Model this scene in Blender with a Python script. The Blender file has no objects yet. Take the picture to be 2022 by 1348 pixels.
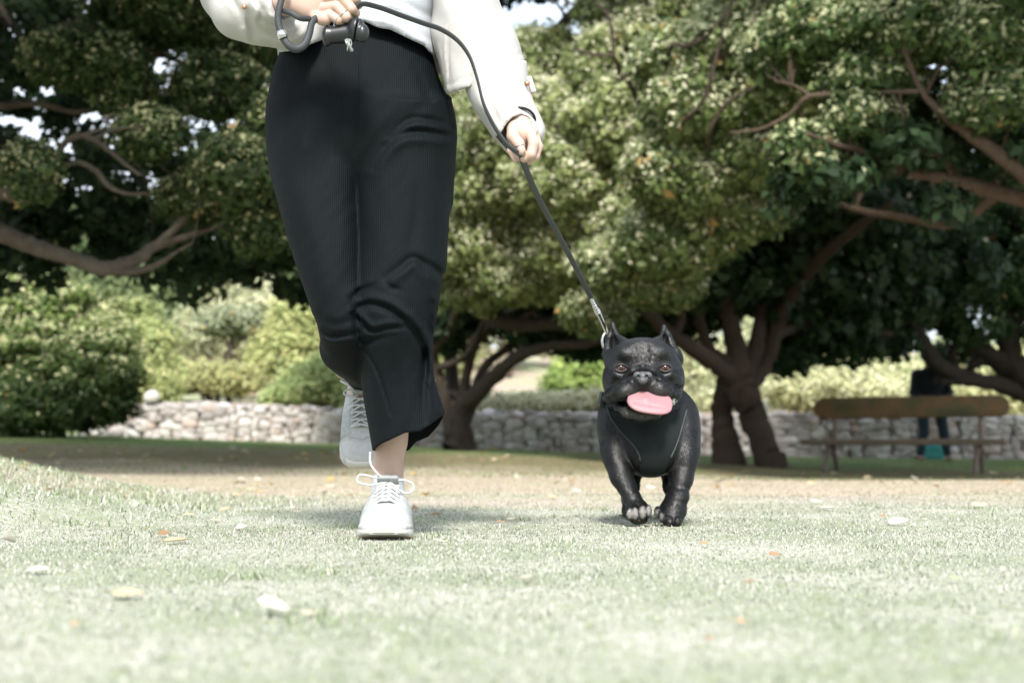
import bpy, math, random
import numpy as np
from mathutils import Vector, Matrix, Euler

# ---------------------------------------------------------------- camera
sc = bpy.context.scene
CAM_Z = 0.165
PITCH = math.radians(4.60)
FOC = 2808.0          # focal length in photo pixels (50 mm on a 36 mm wide sensor)
cam_data = bpy.data.cameras.new('camera')
cam_data.lens = 50.0
cam_data.sensor_width = 36.0
cam_data.clip_start = 0.05
cam_data.clip_end = 2000.0
cam_data.dof.use_dof = True
cam_data.dof.focus_distance = 2.95
cam_data.dof.aperture_fstop = 4.2
cam = bpy.data.objects.new('camera', cam_data)
cam.location = (0, 0, CAM_Z)
cam.rotation_euler = (math.pi / 2 + PITCH, 0, 0)
sc.collection.objects.link(cam)
sc.camera = cam

# ---------------------------------------------------------------- sky and sun
SUN_EL = math.radians(44)
SUN_AZ = math.radians(179)       # compass style: 0 = +Y (away from camera), 90 = +X (right)
world = bpy.data.worlds.new('World')
sc.world = world
world.use_nodes = True
wn = world.node_tree
sky = wn.nodes.new('ShaderNodeTexSky')
sky.sky_type = 'NISHITA'
sky.sun_disc = False
sky.sun_elevation = SUN_EL
sky.sun_rotation = SUN_AZ
sky.air_density = 1.0
sky.dust_density = 2.5
sky.ozone_density = 1.0
bg = wn.nodes['Background']
wtc = wn.nodes.new('ShaderNodeTexCoord')
wno = wn.nodes.new('ShaderNodeTexNoise'); wno.inputs['Scale'].default_value = 3.0; wno.inputs['Detail'].default_value = 6
wn.links.new(wtc.outputs['Generated'], wno.inputs['Vector'])
wcr = wn.nodes.new('ShaderNodeValToRGB')
wcr.color_ramp.elements[0].position = 0.38; wcr.color_ramp.elements[0].color = (0.35, 0.35, 0.35, 1)
wcr.color_ramp.elements[1].position = 0.58; wcr.color_ramp.elements[1].color = (0.92, 0.92, 0.92, 1)
wn.links.new(wno.outputs['Fac'], wcr.inputs[0])
wmx = wn.nodes.new('ShaderNodeMix'); wmx.data_type = 'RGBA'
wn.links.new(wcr.outputs[0], wmx.inputs[0])
wn.links.new(sky.outputs[0], wmx.inputs[6]); wmx.inputs[7].default_value = (5.4, 5.9, 6.5, 1)    # thin bright cloud
wn.links.new(wmx.outputs[2], bg.inputs[0])
bg.inputs[1].default_value = 0.15
sun_data = bpy.data.lights.new('sun', 'SUN')
sun_data.energy = 3.7
sun_data.angle = math.radians(11.0)
sun_data.color = (1.0, 0.965, 0.91)
sun = bpy.data.objects.new('sun', sun_data)
sd = Vector((math.sin(SUN_AZ) * math.cos(SUN_EL), math.cos(SUN_AZ) * math.cos(SUN_EL), math.sin(SUN_EL)))
sun.rotation_euler = (-sd).to_track_quat('-Z', 'Y').to_euler()
sun.location = (0, 0, 30)
sc.collection.objects.link(sun)
sc.view_settings.view_transform = 'Standard'
sc.view_settings.look = 'None'
sc.view_settings.gamma = 1
sc.view_settings.exposure = 1.0
sc.cycles.max_bounces = 6
sc.cycles.diffuse_bounces = 3
sc.cycles.glossy_bounces = 2
sc.cycles.transmission_bounces = 3
sc.cycles.transparent_max_bounces = 4
sc.cycles.caustics_reflective = False
sc.cycles.caustics_refractive = False

# ---------------------------------------------------------------- helpers
def at(px, py, Y):
    """world point seen at photo pixel (px, py) at distance Y in front of the camera"""
    u = (px - 1011.0) / FOC
    v = (674.0 - py) / FOC
    t = Y / (math.cos(PITCH) - v * math.sin(PITCH))
    return Vector((u * t, Y, CAM_Z + t * (math.sin(PITCH) + v * math.cos(PITCH))))

def ppm(Y):
    return FOC / Y

def tag(o, label=None, cat=None, group=None, kind=None):
    if label: o['label'] = label
    if cat: o['category'] = cat
    if group: o['group'] = group
    if kind: o['kind'] = kind
    return o

def empty(name, loc=(0, 0, 0)):
    o = bpy.data.objects.new(name, None)
    o.location = loc
    o.empty_display_size = 0.1
    sc.collection.objects.link(o)
    return o

def link(name, me, mat=None, parent=None, smooth=True):
    """link a mesh given in world space; the parent only ever has a location"""
    if mat is not None:
        me.materials.append(mat)
    o = bpy.data.objects.new(name, me)
    sc.collection.objects.link(o)
    if parent is not None:
        o.parent = parent
        root = parent
        off = Vector((0, 0, 0))
        while root is not None:
            off += root.location
            root = root.parent
        o.location = -off
    if smooth and len(me.polygons):
        me.polygons.foreach_set('use_smooth', np.ones(len(me.polygons), dtype=bool))
    return o

def np_mesh(name, V, F, cols=None, uv=None):
    """V (n,3), F (m,3|4) arrays -> mesh; cols (n,3) becomes point colour attribute col"""
    V = np.ascontiguousarray(V, dtype=np.float32)
    F = np.ascontiguousarray(F, dtype=np.int32)
    me = bpy.data.meshes.new(name)
    me.vertices.add(len(V))
    me.vertices.foreach_set('co', V.ravel())
    k = F.shape[1]
    me.loops.add(F.size)
    me.loops.foreach_set('vertex_index', F.ravel())
    me.polygons.add(len(F))
    me.polygons.foreach_set('loop_start', np.arange(0, F.size, k, dtype=np.int32))
    me.polygons.foreach_set('loop_total', np.full(len(F), k, dtype=np.int32))
    me.update(calc_edges=True)
    if cols is not None:
        a = me.attributes.new('col', 'FLOAT_COLOR', 'POINT')
        c = np.ones((len(V), 4), dtype=np.float32)
        c[:, :3] = cols
        a.data.foreach_set('color', c.ravel())
    return me

class Acc:
    """collects quads of several shapes for ONE mesh"""
    def __init__(s):
        s.V = []; s.F = []; s.C = []; s.n = 0
    def add(s, V, F, col=None):
        V = np.asarray(V, dtype=np.float32)
        F = np.asarray(F, dtype=np.int32)
        if F.shape[1] == 3:
            F = np.concatenate([F, F[:, 2:3]], axis=1)
        s.V.append(V); s.F.append(F + s.n); s.n += len(V)
        if col is None: col = (0.5, 0.5, 0.5)
        c = np.asarray(col, dtype=np.float32)
        if c.ndim == 1: c = np.repeat(c[None], len(V), 0)
        s.C.append(c)
    def build(s, name, mat, parent=None, smooth=True):
        V = np.concatenate(s.V); F = np.concatenate(s.F); C = np.concatenate(s.C)
        tri = F[:, 2] == F[:, 3]
        me = bpy.data.meshes.new(name)
        me.vertices.add(len(V)); me.vertices.foreach_set('co', V.ravel())
        tot = np.where(tri, 3, 4).astype(np.int32)
        keep = np.ones(F.shape, dtype=bool); keep[tri, 3] = False
        loops = F[keep]
        me.loops.add(len(loops)); me.loops.foreach_set('vertex_index', loops)
        me.polygons.add(len(F))
        st = np.concatenate([[0], np.cumsum(tot)[:-1]]).astype(np.int32)
        me.polygons.foreach_set('loop_start', st); me.polygons.foreach_set('loop_total', tot)
        me.update(calc_edges=True)
        a = me.attributes.new('col', 'FLOAT_COLOR', 'POINT')
        c = np.ones((len(V), 4), dtype=np.float32); c[:, :3] = C
        a.data.foreach_set('color', c.ravel())
        return link(name, me, mat, parent, smooth)

def spline(pts, sub=6):
    """Catmull-Rom through rows of any width"""
    P = np.asarray(pts, dtype=float)
    if len(P) < 3:
        t = np.linspace(0, 1, sub + 1)[:, None]
        return P[0] * (1 - t) + P[-1] * t
    Q = np.vstack([2 * P[0] - P[1], P, 2 * P[-1] - P[-2]])
    out = []
    for i in range(1, len(Q) - 2):
        for t in np.linspace(0, 1, sub, endpoint=False):
            a, b, c, d = Q[i - 1], Q[i], Q[i + 1], Q[i + 2]
            out.append(0.5 * ((2 * b) + (-a + c) * t + (2 * a - 5 * b + 4 * c - d) * t * t + (-a + 3 * b - 3 * c + d) * t ** 3))
    out.append(P[-1])
    return np.array(out)

def tube_mesh(P, R, n=8, squash=None, side=None, wob=0.0, rng=None, cap=True):
    """P (m,3), R (m,), optional squash = (thickness ratio) with side = flat direction"""
    P = np.asarray(P, dtype=float); R = np.asarray(R, dtype=float)
    m = len(P)
    T = np.gradient(P, axis=0)
    T /= np.linalg.norm(T, axis=1)[:, None] + 1e-12
    ref = np.array([0.13, 0.2, 0.97]) if side is None else np.asarray(side, float)
    if side is None and abs(T[0] @ ref) > 0.9: ref = np.array([1.0, 0.1, 0.05])
    N = np.zeros_like(T); N[0] = ref - T[0] * (T[0] @ ref); N[0] /= np.linalg.norm(N[0]) + 1e-9
    for i in range(1, m):
        v = (ref if side is not None else N[i - 1])
        v = v - T[i] * (T[i] @ v)
        l = np.linalg.norm(v)
        N[i] = v / l if l > 1e-4 else N[i - 1]
    B = np.cross(T, N)
    a = np.linspace(0, 2 * math.pi, n, endpoint=False)
    sq = 1.0 if squash is None else squash
    ca, sa = np.cos(a), np.sin(a)
    rr = np.ones((m, n))
    if wob and rng is not None:
        rr += rng.normal(0, wob, (m, n))
        lobes = 1 + wob * 1.5 * np.sin(3 * a + rng.uniform(0, 6))[None]
        rr *= lobes
    V = P[:, None] + (R[:, None] * rr)[..., None] * (ca[None, :, None] * N[:, None] + sq * sa[None, :, None] * B[:, None])
    V = V.reshape(-1, 3)
    i = np.arange(m - 1)[:, None] * n; j = np.arange(n)[None]; j2 = (j + 1) % n
    F = np.stack([i + j, i + j2, i + n + j2, i + n + j], -1).reshape(-1, 4)
    if cap:
        V = np.vstack([V, P[0], P[-1]])
        c0 = m * n; c1 = c0 + 1
        jj = np.arange(n); j2 = (jj + 1) % n
        F = np.vstack([F, np.stack([j2, jj, np.full(n, c0), np.full(n, c0)], -1),
                       np.stack([(m - 1) * n + jj, (m - 1) * n + j2, np.full(n, c1), np.full(n, c1)], -1)])
    return V, F

def box_mesh(c, s, R=None, bev=0.0):
    """bevelled box: centre c, full size s, rotation matrix R"""
    s = np.asarray(s, float) / 2
    b = min(bev, s.min() * 0.9)
    import itertools
    bm_v = []; 
    import bmesh
    bm = bmesh.new()
    bmesh.ops.create_cube(bm, size=2.0)
    for v in bm.verts: v.co = Vector((v.co.x * s[0], v.co.y * s[1], v.co.z * s[2]))
    if b > 0: bmesh.ops.bevel(bm, geom=list(bm.edges), offset=b, segments=2, affect='EDGES', profile=0.6)
    bmesh.ops.triangulate(bm, faces=[f for f in bm.faces if len(f.verts) > 4])
    bm.verts.index_update()
    V = np.array([v.co[:] for v in bm.verts])
    F = [[v.index for v in f.verts] for f in bm.faces]
    F = np.array([f if len(f) == 4 else f + [f[2]] for f in F])
    bm.free()
    if R is not None: V = V @ np.asarray(R).T
    return V + np.asarray(c), F

def sph_mesh(c, r, nu=12, nv=8, R=None):
    u = np.linspace(0, 2 * math.pi, nu, endpoint=False); v = np.linspace(0, math.pi, nv + 1)
    V = np.stack([np.outer(np.sin(v), np.cos(u)), np.outer(np.sin(v), np.sin(u)), np.outer(np.cos(v), np.ones(nu))], -1).reshape(-1, 3)
    V = V * np.asarray(r)
    if R is not None: V = V @ np.asarray(R).T
    i = np.arange(nv)[:, None] * nu; j = np.arange(nu)[None]; j2 = (j + 1) % nu
    F = np.stack([i + j, i + nu + j, i + nu + j2, i + j2], -1).reshape(-1, 4)
    return V + np.asarray(c), F

def rotm(x=0, y=0, z=0):
    return np.array(Euler((math.radians(x), math.radians(y), math.radians(z))).to_matrix())

# ---------------------------------------------------------------- signed distance modelling
def smin(a, b, k):
    if k <= 0: return np.minimum(a, b)
    h = np.clip(0.5 + 0.5 * (b - a) / k, 0, 1)
    return b + (a - b) * h - k * h * (1 - h)

def smax(a, b, k):
    return -smin(-a, -b, k)

class Field:
    def __init__(s, lo, hi, h):
        s.h = h; s.lo = np.asarray(lo, float)
        n = np.ceil((np.asarray(hi, float) - s.lo) / h).astype(int) + 1
        s.n = n
        s.f = np.full(n, 0.08, np.float32)
    def _sl(s, lo, hi):
        a = np.clip(np.floor((np.asarray(lo) - s.lo) / s.h).astype(int), 0, s.n)
        b = np.clip(np.ceil((np.asarray(hi) - s.lo) / s.h).astype(int) + 1, 0, s.n)
        sl = tuple(slice(a[i], b[i]) for i in range(3))
        ax = [(s.lo[i] + s.h * np.arange(a[i], b[i])).astype(np.float32) for i in range(3)]
        return sl, ax[0][:, None, None], ax[1][None, :, None], ax[2][None, None, :]
    def _op(s, sl, d, k, op):
        if d.size == 0: return
        f = s.f[sl]
        if op == 'u': s.f[sl] = smin(f, d, k)
        elif op == 's': s.f[sl] = smax(f, -d, k)
        elif op == 'i': s.f[sl] = smax(f, d, k)
    def ell(s, c, r, R=None, k=0.01, op='u'):
        c = np.asarray(c, float); r = np.asarray(r, float) * np.ones(3)
        m = (r.max() if R is not None else r) + k + 3 * s.h
        sl, X, Y, Z = s._sl(c - m, c + m)
        x, y, z = X - c[0], Y - c[1], Z - c[2]
        if R is not None:
            R = np.asarray(R)
            x, y, z = [R[0, i] * x + R[1, i] * y + R[2, i] * z for i in range(3)]
        k0 = np.sqrt((x / r[0]) ** 2 + (y / r[1]) ** 2 + (z / r[2]) ** 2)
        k1 = np.sqrt((x / r[0] ** 2) ** 2 + (y / r[1] ** 2) ** 2 + (z / r[2] ** 2) ** 2) + 1e-9
        s._op(sl, (k0 * (k0 - 1) / k1).astype(np.float32), k, op)
    def sell(s, c, r, R, p, k=0.01, op='u'):
        c = np.asarray(c, float); r = np.asarray(r, float)
        m = r.max() * 1.3 + k + 3 * s.h
        sl, X, Y, Z = s._sl(c - m, c + m)
        x, y, z = X - c[0], Y - c[1], Z - c[2]
        x, y, z = [R[0, i] * x + R[1, i] * y + R[2, i] * z for i in range(3)]
        q = (np.abs(x / r[0]) ** p + np.abs(z / r[2]) ** p) ** (3 / p) + np.abs(y / r[1]) ** 3
        s._op(sl, ((q ** (1 / 3) - 1) * r.min()).astype(np.float32), k, op)
    def cap(s, a, b, ra, rb=None, k=0.01, op='u', sq=None):
        a = np.asarray(a, float); b = np.asarray(b, float)
        if rb is None: rb = ra
        m = max(ra, rb) + k + 3 * s.h
        sl, X, Y, Z = s._sl(np.minimum(a, b) - m, np.maximum(a, b) + m)
        ba = b - a; L2 = ba @ ba + 1e-12
        x, y, z = X - a[0], Y - a[1], Z - a[2]
        t = np.clip((x * ba[0] + y * ba[1] + z * ba[2]) / L2, 0, 1)
        d = np.sqrt((x - t * ba[0]) ** 2 + (y - t * ba[1]) ** 2 + (z - t * ba[2]) ** 2) - (ra + (rb - ra) * t)
        s._op(sl, d.astype(np.float32), k, op)
    def chain(s, pts, rad, k=0.01, op='u'):
        for i in range(len(pts) - 1):
            s.cap(pts[i], pts[i + 1], rad[i], rad[i + 1], k=k, op=op)
    def box(s, c, hs, R=None, rnd=0.005, k=0.005, op='u'):
        c = np.asarray(c, float); hs = np.asarray(hs, float)
        m = (np.linalg.norm(hs) if R is not None else hs) + k + 3 * s.h
        sl, X, Y, Z = s._sl(c - m, c + m)
        x, y, z = X - c[0], Y - c[1], Z - c[2]
        if R is not None:
            R = np.asarray(R)
            x, y, z = [R[0, i] * x + R[1, i] * y + R[2, i] * z for i in range(3)]
        qx, qy, qz = np.abs(x) - hs[0] + rnd, np.abs(y) - hs[1] + rnd, np.abs(z) - hs[2] + rnd
        d = np.sqrt(np.maximum(qx, 0) ** 2 + np.maximum(qy, 0) ** 2 + np.maximum(qz, 0) ** 2) + np.minimum(np.maximum(qx, np.maximum(qy, qz)), 0) - rnd
        s._op(sl, d.astype(np.float32), k, op)
    def grid(s):
        ax = [(s.lo[i] + s.h * np.arange(s.n[i])).astype(np.float32) for i in range(3)]
        return ax[0][:, None, None], ax[1][None, :, None], ax[2][None, None, :]
    def mesh(s):
        return surface_nets(s.f, s.lo, s.h)

def surface_nets(f, lo, h):
    f = f.copy()
    for a in range(3):
        sl = [slice(None)] * 3
        for e in (0, -1):
            sl[a] = e
            f[tuple(sl)] = np.maximum(f[tuple(sl)], h * 0.5)
    s = f < 0
    nx, ny, nz = f.shape
    cnt = np.zeros((nx - 1, ny - 1, nz - 1), np.int8)
    for dx in (0, 1):
        for dy in (0, 1):
            for dz in (0, 1):
                cnt += s[dx:nx - 1 + dx, dy:ny - 1 + dy, dz:nz - 1 + dz]
    act = (cnt > 0) & (cnt < 8)
    I, J, K = np.nonzero(act)
    idx = np.full(act.shape, -1, np.int32)
    idx[I, J, K] = np.arange(len(I))
    acc = np.zeros((len(I), 3)); num = np.zeros(len(I))
    cor = [(a, b, c) for a in (0, 1) for b in (0, 1) for c in (0, 1)]
    vals = {c: f[I + c[0], J + c[1], K + c[2]] for c in cor}
    for c in cor:
        for a in range(3):
            if c[a] == 0:
                d = list(c); d[a] = 1; d = tuple(d)
                fa, fb = vals[c], vals[d]
                x = (fa < 0) != (fb < 0)
                t = np.where(x, fa / np.where(x, fa - fb, 1), 0)
                p = np.repeat(np.array(c, float)[None], len(I), 0); p[:, a] += t
                acc[x] += p[x]; num[x] += 1
    V = (np.stack([I, J, K], -1) + acc / num[:, None]) * h + np.asarray(lo)
    Fs = []
    # x edges
    for ax in range(3):
        b, c = (ax + 1) % 3, (ax + 2) % 3
        s0 = [slice(None)] * 3; s1 = [slice(None)] * 3
        s0[ax] = slice(0, -1); s1[ax] = slice(1, None)
        for q in (b, c): s0[q] = slice(1, -1); s1[q] = slice(1, -1)
        A, Bm = s[tuple(s0)], s[tuple(s1)]
        e = np.argwhere(A != Bm)
        if not len(e): continue
        inside = A[e[:, 0], e[:, 1], e[:, 2]]
        e = e.copy(); e[:, b] += 1; e[:, c] += 1
        def cell(ob, oc):
            g = e.copy(); g[:, b] += ob; g[:, c] += oc
            return idx[g[:, 0], g[:, 1], g[:, 2]]
        q = np.stack([cell(-1, -1), cell(0, -1), cell(0, 0), cell(-1, 0)], -1)
        q[~inside] = q[~inside][:, ::-1]
        Fs.append(q)
    return V, np.concatenate(Fs)

def poly_dist(px, pz, pts):
    """distance of arrays (px,pz) to a polyline of 2d points"""
    d = None
    for (x0, z0), (x1, z1) in zip(pts[:-1], pts[1:]):
        bx, bz = x1 - x0, z1 - z0
        t = np.clip(((px - x0) * bx + (pz - z0) * bz) / (bx * bx + bz * bz + 1e-12), 0, 1)
        q = np.hypot(px - x0 - t * bx, pz - z0 - t * bz)
        d = q if d is None else np.minimum(d, q)
    return d

def to_px(V):
    """photo pixels of world points (n,3)"""
    x, y, z = V[..., 0], V[..., 1], V[..., 2] - CAM_Z
    dep = y * math.cos(PITCH) + z * math.sin(PITCH)
    up = -y * math.sin(PITCH) + z * math.cos(PITCH)
    return 1011 + FOC * x / dep, 674 - FOC * up / dep

# ---------------------------------------------------------------- materials
def mat(name, color=(0.5, 0.5, 0.5), rough=0.8, attr=False, noise=None, bump=None, metal=0.0, spec=0.4,
        trans=0.0, sheen=0.0, sss=0.0):
    """noise = (scale, amount, second colour); bump = (scale, strength, distance)"""
    m = bpy.data.materials.new(name)
    m.use_nodes = True
    nt = m.node_tree; N = nt.nodes; L = nt.links
    b = N['Principled BSDF']
    b.inputs['Roughness'].default_value = rough
    b.inputs['Metallic'].default_value = metal
    b.inputs['Specular IOR Level'].default_value = spec
    b.inputs['Sheen Weight'].default_value = sheen
    if sss:
        b.inputs['Subsurface Weight'].default_value = sss
        b.inputs['Subsurface Radius'].default_value = (0.012, 0.005, 0.003)
        b.inputs['Subsurface Scale'].default_value = 1.0
    tc = N.new('ShaderNodeTexCoord')
    src = None
    if attr:
        a = N.new('ShaderNodeAttribute'); a.attribute_name = 'col'
        src = a.outputs['Color']
    else:
        r = N.new('ShaderNodeRGB'); r.outputs[0].default_value = (*color, 1)
        src = r.outputs[0]
    if noise:
        n = N.new('ShaderNodeTexNoise'); n.inputs['Scale'].default_value = noise[0]; n.inputs['Detail'].default_value = 5
        L.new(tc.outputs['Object'], n.inputs['Vector'])
        cr = N.new('ShaderNodeValToRGB'); cr.color_ramp.elements[0].position = 0.35; cr.color_ramp.elements[1].position = 0.68
        L.new(n.outputs['Fac'], cr.inputs[0])
        mu = N.new('ShaderNodeMath'); mu.operation = 'MULTIPLY'; mu.inputs[1].default_value = noise[1]
        L.new(cr.outputs[0], mu.inputs[0])
        mx = N.new('ShaderNodeMix'); mx.data_type = 'RGBA'
        L.new(mu.outputs[0], mx.inputs[0]); L.new(src, mx.inputs[6]); mx.inputs[7].default_value = (*noise[2], 1)
        src = mx.outputs[2]
    L.new(src, b.inputs['Base Color'])
    if bump:
        n = N.new('ShaderNodeTexNoise'); n.inputs['Scale'].default_value = bump[0]; n.inputs['Detail'].default_value = 4
        L.new(tc.outputs['Object'], n.inputs['Vector'])
        bp = N.new('ShaderNodeBump'); bp.inputs['Strength'].default_value = bump[1]; bp.inputs['Distance'].default_value = bump[2]
        L.new(n.outputs['Fac'], bp.inputs['Height']); L.new(bp.outputs[0], b.inputs['Normal'])
    if trans:
        t = N.new('ShaderNodeBsdfTranslucent'); L.new(src, t.inputs[0])
        mx = N.new('ShaderNodeMixShader'); mx.inputs[0].default_value = trans
        L.new(b.outputs[0], mx.inputs[1]); L.new(t.outputs[0], mx.inputs[2])
        L.new(mx.outputs[0], N['Material Output'].inputs[0])
    return m

M_leaf = mat('leaf', rough=0.55, attr=True, trans=0.42, spec=0.3)
M_shrub = mat('shrub_leaf', rough=0.6, attr=True, trans=0.3, spec=0.3)
M_bark = mat('bark', rough=0.9, attr=True, noise=(9, 0.6, (0.05, 0.035, 0.025)), bump=(22, 0.9, 0.03), spec=0.2)
M_stone = mat('rubble_stone', rough=0.9, attr=True, noise=(12, 0.45, (0.36, 0.30, 0.27)), bump=(25, 0.6, 0.02), spec=0.2)
M_blade = mat('grass_blade', rough=0.6, attr=True, trans=0.3, spec=0.25)

# ---------------------------------------------------------------- terrain
def sstep(a, b, x):
    t = np.clip((x - a) / (b - a), 0, 1)
    return t * t * (3 - 2 * t)

def ground_z(x, y):
    x = np.asarray(x, float); y = np.asarray(y, float)
    far = np.interp(x, [-14, -7.4, -2.7, 0, 1.6, 6.7, 14], [0.62, 0.507, 0.35, 0.27, 0.2, 0.115, 0.1])
    z = -0.05 * sstep(8, 14, y)
    s = sstep(np.interp(x, [-4, 1, 4], [6.5, 8.0, 15.5]), 23.5, y)
    z = z * (1 - s) + far * s
    # grassy hummock left of the path
    z = z + 0.205 * np.exp(-(((x + 2.15) / 0.62) ** 2 + ((y - 4.9) / 1.1) ** 2))
    z = z + 0.07 * np.exp(-(((x + 1.35) / 0.35) ** 2 + ((y - 3.6) / 0.5) ** 2))
    z = z + 0.006 * np.sin(x * 3.1 + 1.0) * np.sin(y * 2.3 + 0.4) * sstep(0.5, 2, np.abs(x) + y * 0.3)
    # slope behind the stone wall
    z = z + 0.62 * sstep(24.45, 25.2, y) + 3.9 * sstep(25, 64, y) * np.where(y < 64, 1, 1) + 0.02 * np.maximum(y - 64, 0)
    return z

def build_ground():
    ys = np.concatenate([np.linspace(-40, 0, 9)[:-1], np.linspace(0, 9, 120)[:-1], np.linspace(9, 30, 110)[:-1],
                         np.linspace(30, 100, 40)[:-1], np.linspace(100, 500, 12)])
    xs = np.concatenate([-np.geomspace(300, 9, 24)[:-1], np.linspace(-9, 9, 200)[:-1], np.geomspace(9, 300, 24)])
    X, Y = np.meshgrid(xs, ys, indexing='ij')
    Z = ground_z(X, Y)
    V = np.stack([X, Y, Z], -1).reshape(-1, 3)
    nx, ny = len(xs), len(ys)
    i = np.arange(nx - 1)[:, None] * ny; j = np.arange(ny - 1)[None]
    F = np.stack([i + j, i + ny + j, i + ny + j + 1, i + j + 1], -1).reshape(-1, 4)
    m = bpy.data.materials.new('lawn'); m.use_nodes = True
    nt = m.node_tree; N = nt.nodes; L = nt.links; b = N['Principled BSDF']
    b.inputs['Roughness'].default_value = 0.95; b.inputs['Specular IOR Level'].default_value = 0.1
    geo = N.new('ShaderNodeNewGeometry'); sep = N.new('ShaderNodeSeparateXYZ'); L.new(geo.outputs['Position'], sep.inputs[0])
    def noise(scale, det=5, vec=None):
        n = N.new('ShaderNodeTexNoise'); n.inputs['Scale'].default_value = scale; n.inputs['Detail'].default_value = det
        L.new(geo.outputs['Position'], n.inputs['Vector']); return n.outputs['Fac']
    def ramp(src, p0, p1, c0=(0, 0, 0, 1), c1=(1, 1, 1, 1)):
        r = N.new('ShaderNodeValToRGB'); r.color_ramp.elements[0].position = p0; r.color_ramp.elements[1].position = p1
        r.color_ramp.elements[0].color = c0; r.color_ramp.elements[1].color = c1
        L.new(src, r.inputs[0]); return r.outputs[0]
    def mix(f, a, c):
        x = N.new('ShaderNodeMix'); x.data_type = 'RGBA'; L.new(f, x.inputs[0])
        for s, k in ((a, 6), (c, 7)):
            if isinstance(s, tuple): x.inputs[k].default_value = (*s, 1)
            else: L.new(s, x.inputs[k])
        return x.outputs[2]
    def mr(src, a, c):
        x = N.new('ShaderNodeMapRange'); x.interpolation_type = 'SMOOTHSTEP'; x.inputs[1].default_value = a; x.inputs[2].default_value = c
        L.new(src, x.inputs[0]); return x.outputs[0]
    near = mix(ramp(noise(2.2), 0.42, 0.62), (0.27, 0.29, 0.21), (0.42, 0.41, 0.36))
    near = mix(ramp(noise(45, 3), 0.45, 0.7), near, (0.25, 0.28, 0.16))
    mid = mix(ramp(noise(1.1), 0.40, 0.60), (0.42, 0.35, 0.28), (0.38, 0.36, 0.25))
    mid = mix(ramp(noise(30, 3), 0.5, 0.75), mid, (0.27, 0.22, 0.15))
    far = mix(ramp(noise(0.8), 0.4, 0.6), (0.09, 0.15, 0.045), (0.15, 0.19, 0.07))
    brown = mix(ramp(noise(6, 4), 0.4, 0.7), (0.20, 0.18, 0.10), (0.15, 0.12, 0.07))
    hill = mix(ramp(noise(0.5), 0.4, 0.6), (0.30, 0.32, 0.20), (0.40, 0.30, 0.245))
    def wob(amp, sc_):
        a = N.new('ShaderNodeMath'); a.operation = 'MULTIPLY_ADD'; L.new(noise(sc_), a.inputs[0]); a.inputs[1].default_value = amp
        L.new(sep.outputs[1], a.inputs[2]); return a.outputs[0]
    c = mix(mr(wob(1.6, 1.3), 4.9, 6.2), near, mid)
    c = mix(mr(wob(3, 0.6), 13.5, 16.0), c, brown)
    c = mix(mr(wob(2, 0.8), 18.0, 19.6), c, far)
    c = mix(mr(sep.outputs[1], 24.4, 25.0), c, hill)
    L.new(c, b.inputs['Base Color'])
    bp = N.new('ShaderNodeBump'); bp.inputs['Strength'].default_value = 0.8; bp.inputs['Distance'].default_value = 0.02
    L.new(noise(60, 6), bp.inputs['Height']); L.new(bp.outputs[0], b.inputs['Normal'])
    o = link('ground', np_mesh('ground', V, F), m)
    tag(o, kind='structure')
# ---------------------------------------------------------------- foliage
def leaf_quads(rng, P, Nrm, size, aspect=0.5, droop=0.3, mult=None):
    """diamond leaves at P facing roughly Nrm -> V (n*4,3), F (n,4)"""
    n = len(P)
    d = rng.normal(0, 1, (n, 3)); d[:, 2] -= droop
    nn = Nrm + rng.normal(0, 0.55, (n, 3)); nn /= np.linalg.norm(nn, axis=1)[:, None]
    d -= nn * np.sum(d * nn, axis=1)[:, None]; d /= np.linalg.norm(d, axis=1)[:, None] + 1e-9
    s = np.cross(nn, d)
    L = (size * rng.lognormal(-.05, .32, n).clip(.4, 1.9))[:, None]
    if mult is not None: L = L * mult[:, None]
    W = L * aspect * rng.uniform(0.8, 1.2, n)[:, None]
    fold = nn * L * 0.12
    V = np.stack([P - d * L * 0.5, P + s * W * 0.5 + fold, P + d * L * 0.5, P - s * W * 0.5 + fold], 1).reshape(-1, 3)
    return V, np.arange(n * 4).reshape(-1, 4)

def blob_points(rng, blobs, n):
    """n clump centres in the outer shell of ellipsoids; blobs: (cx,cy,cz,rx,ry,rz); also outward normals"""
    B = np.array(blobs, float)
    w = (B[:, 3] * B[:, 5] + B[:, 3] * B[:, 4] + B[:, 4] * B[:, 5]); w /= w.sum()
    k = rng.choice(len(B), n, p=w)
    u = rng.normal(0, 1, (n, 3)); u /= np.linalg.norm(u, axis=1)[:, None]
    r = rng.uniform(0.45, 1.0, n) ** 0.5
    lump = 1 + 0.14 * np.sin(u[:, 0] * 7 + k) * np.sin(u[:, 2] * 6 + 2 * k)
    P = B[k, :3] + u * B[k, 3:] * (r * lump)[:, None]
    return P, u

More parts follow.
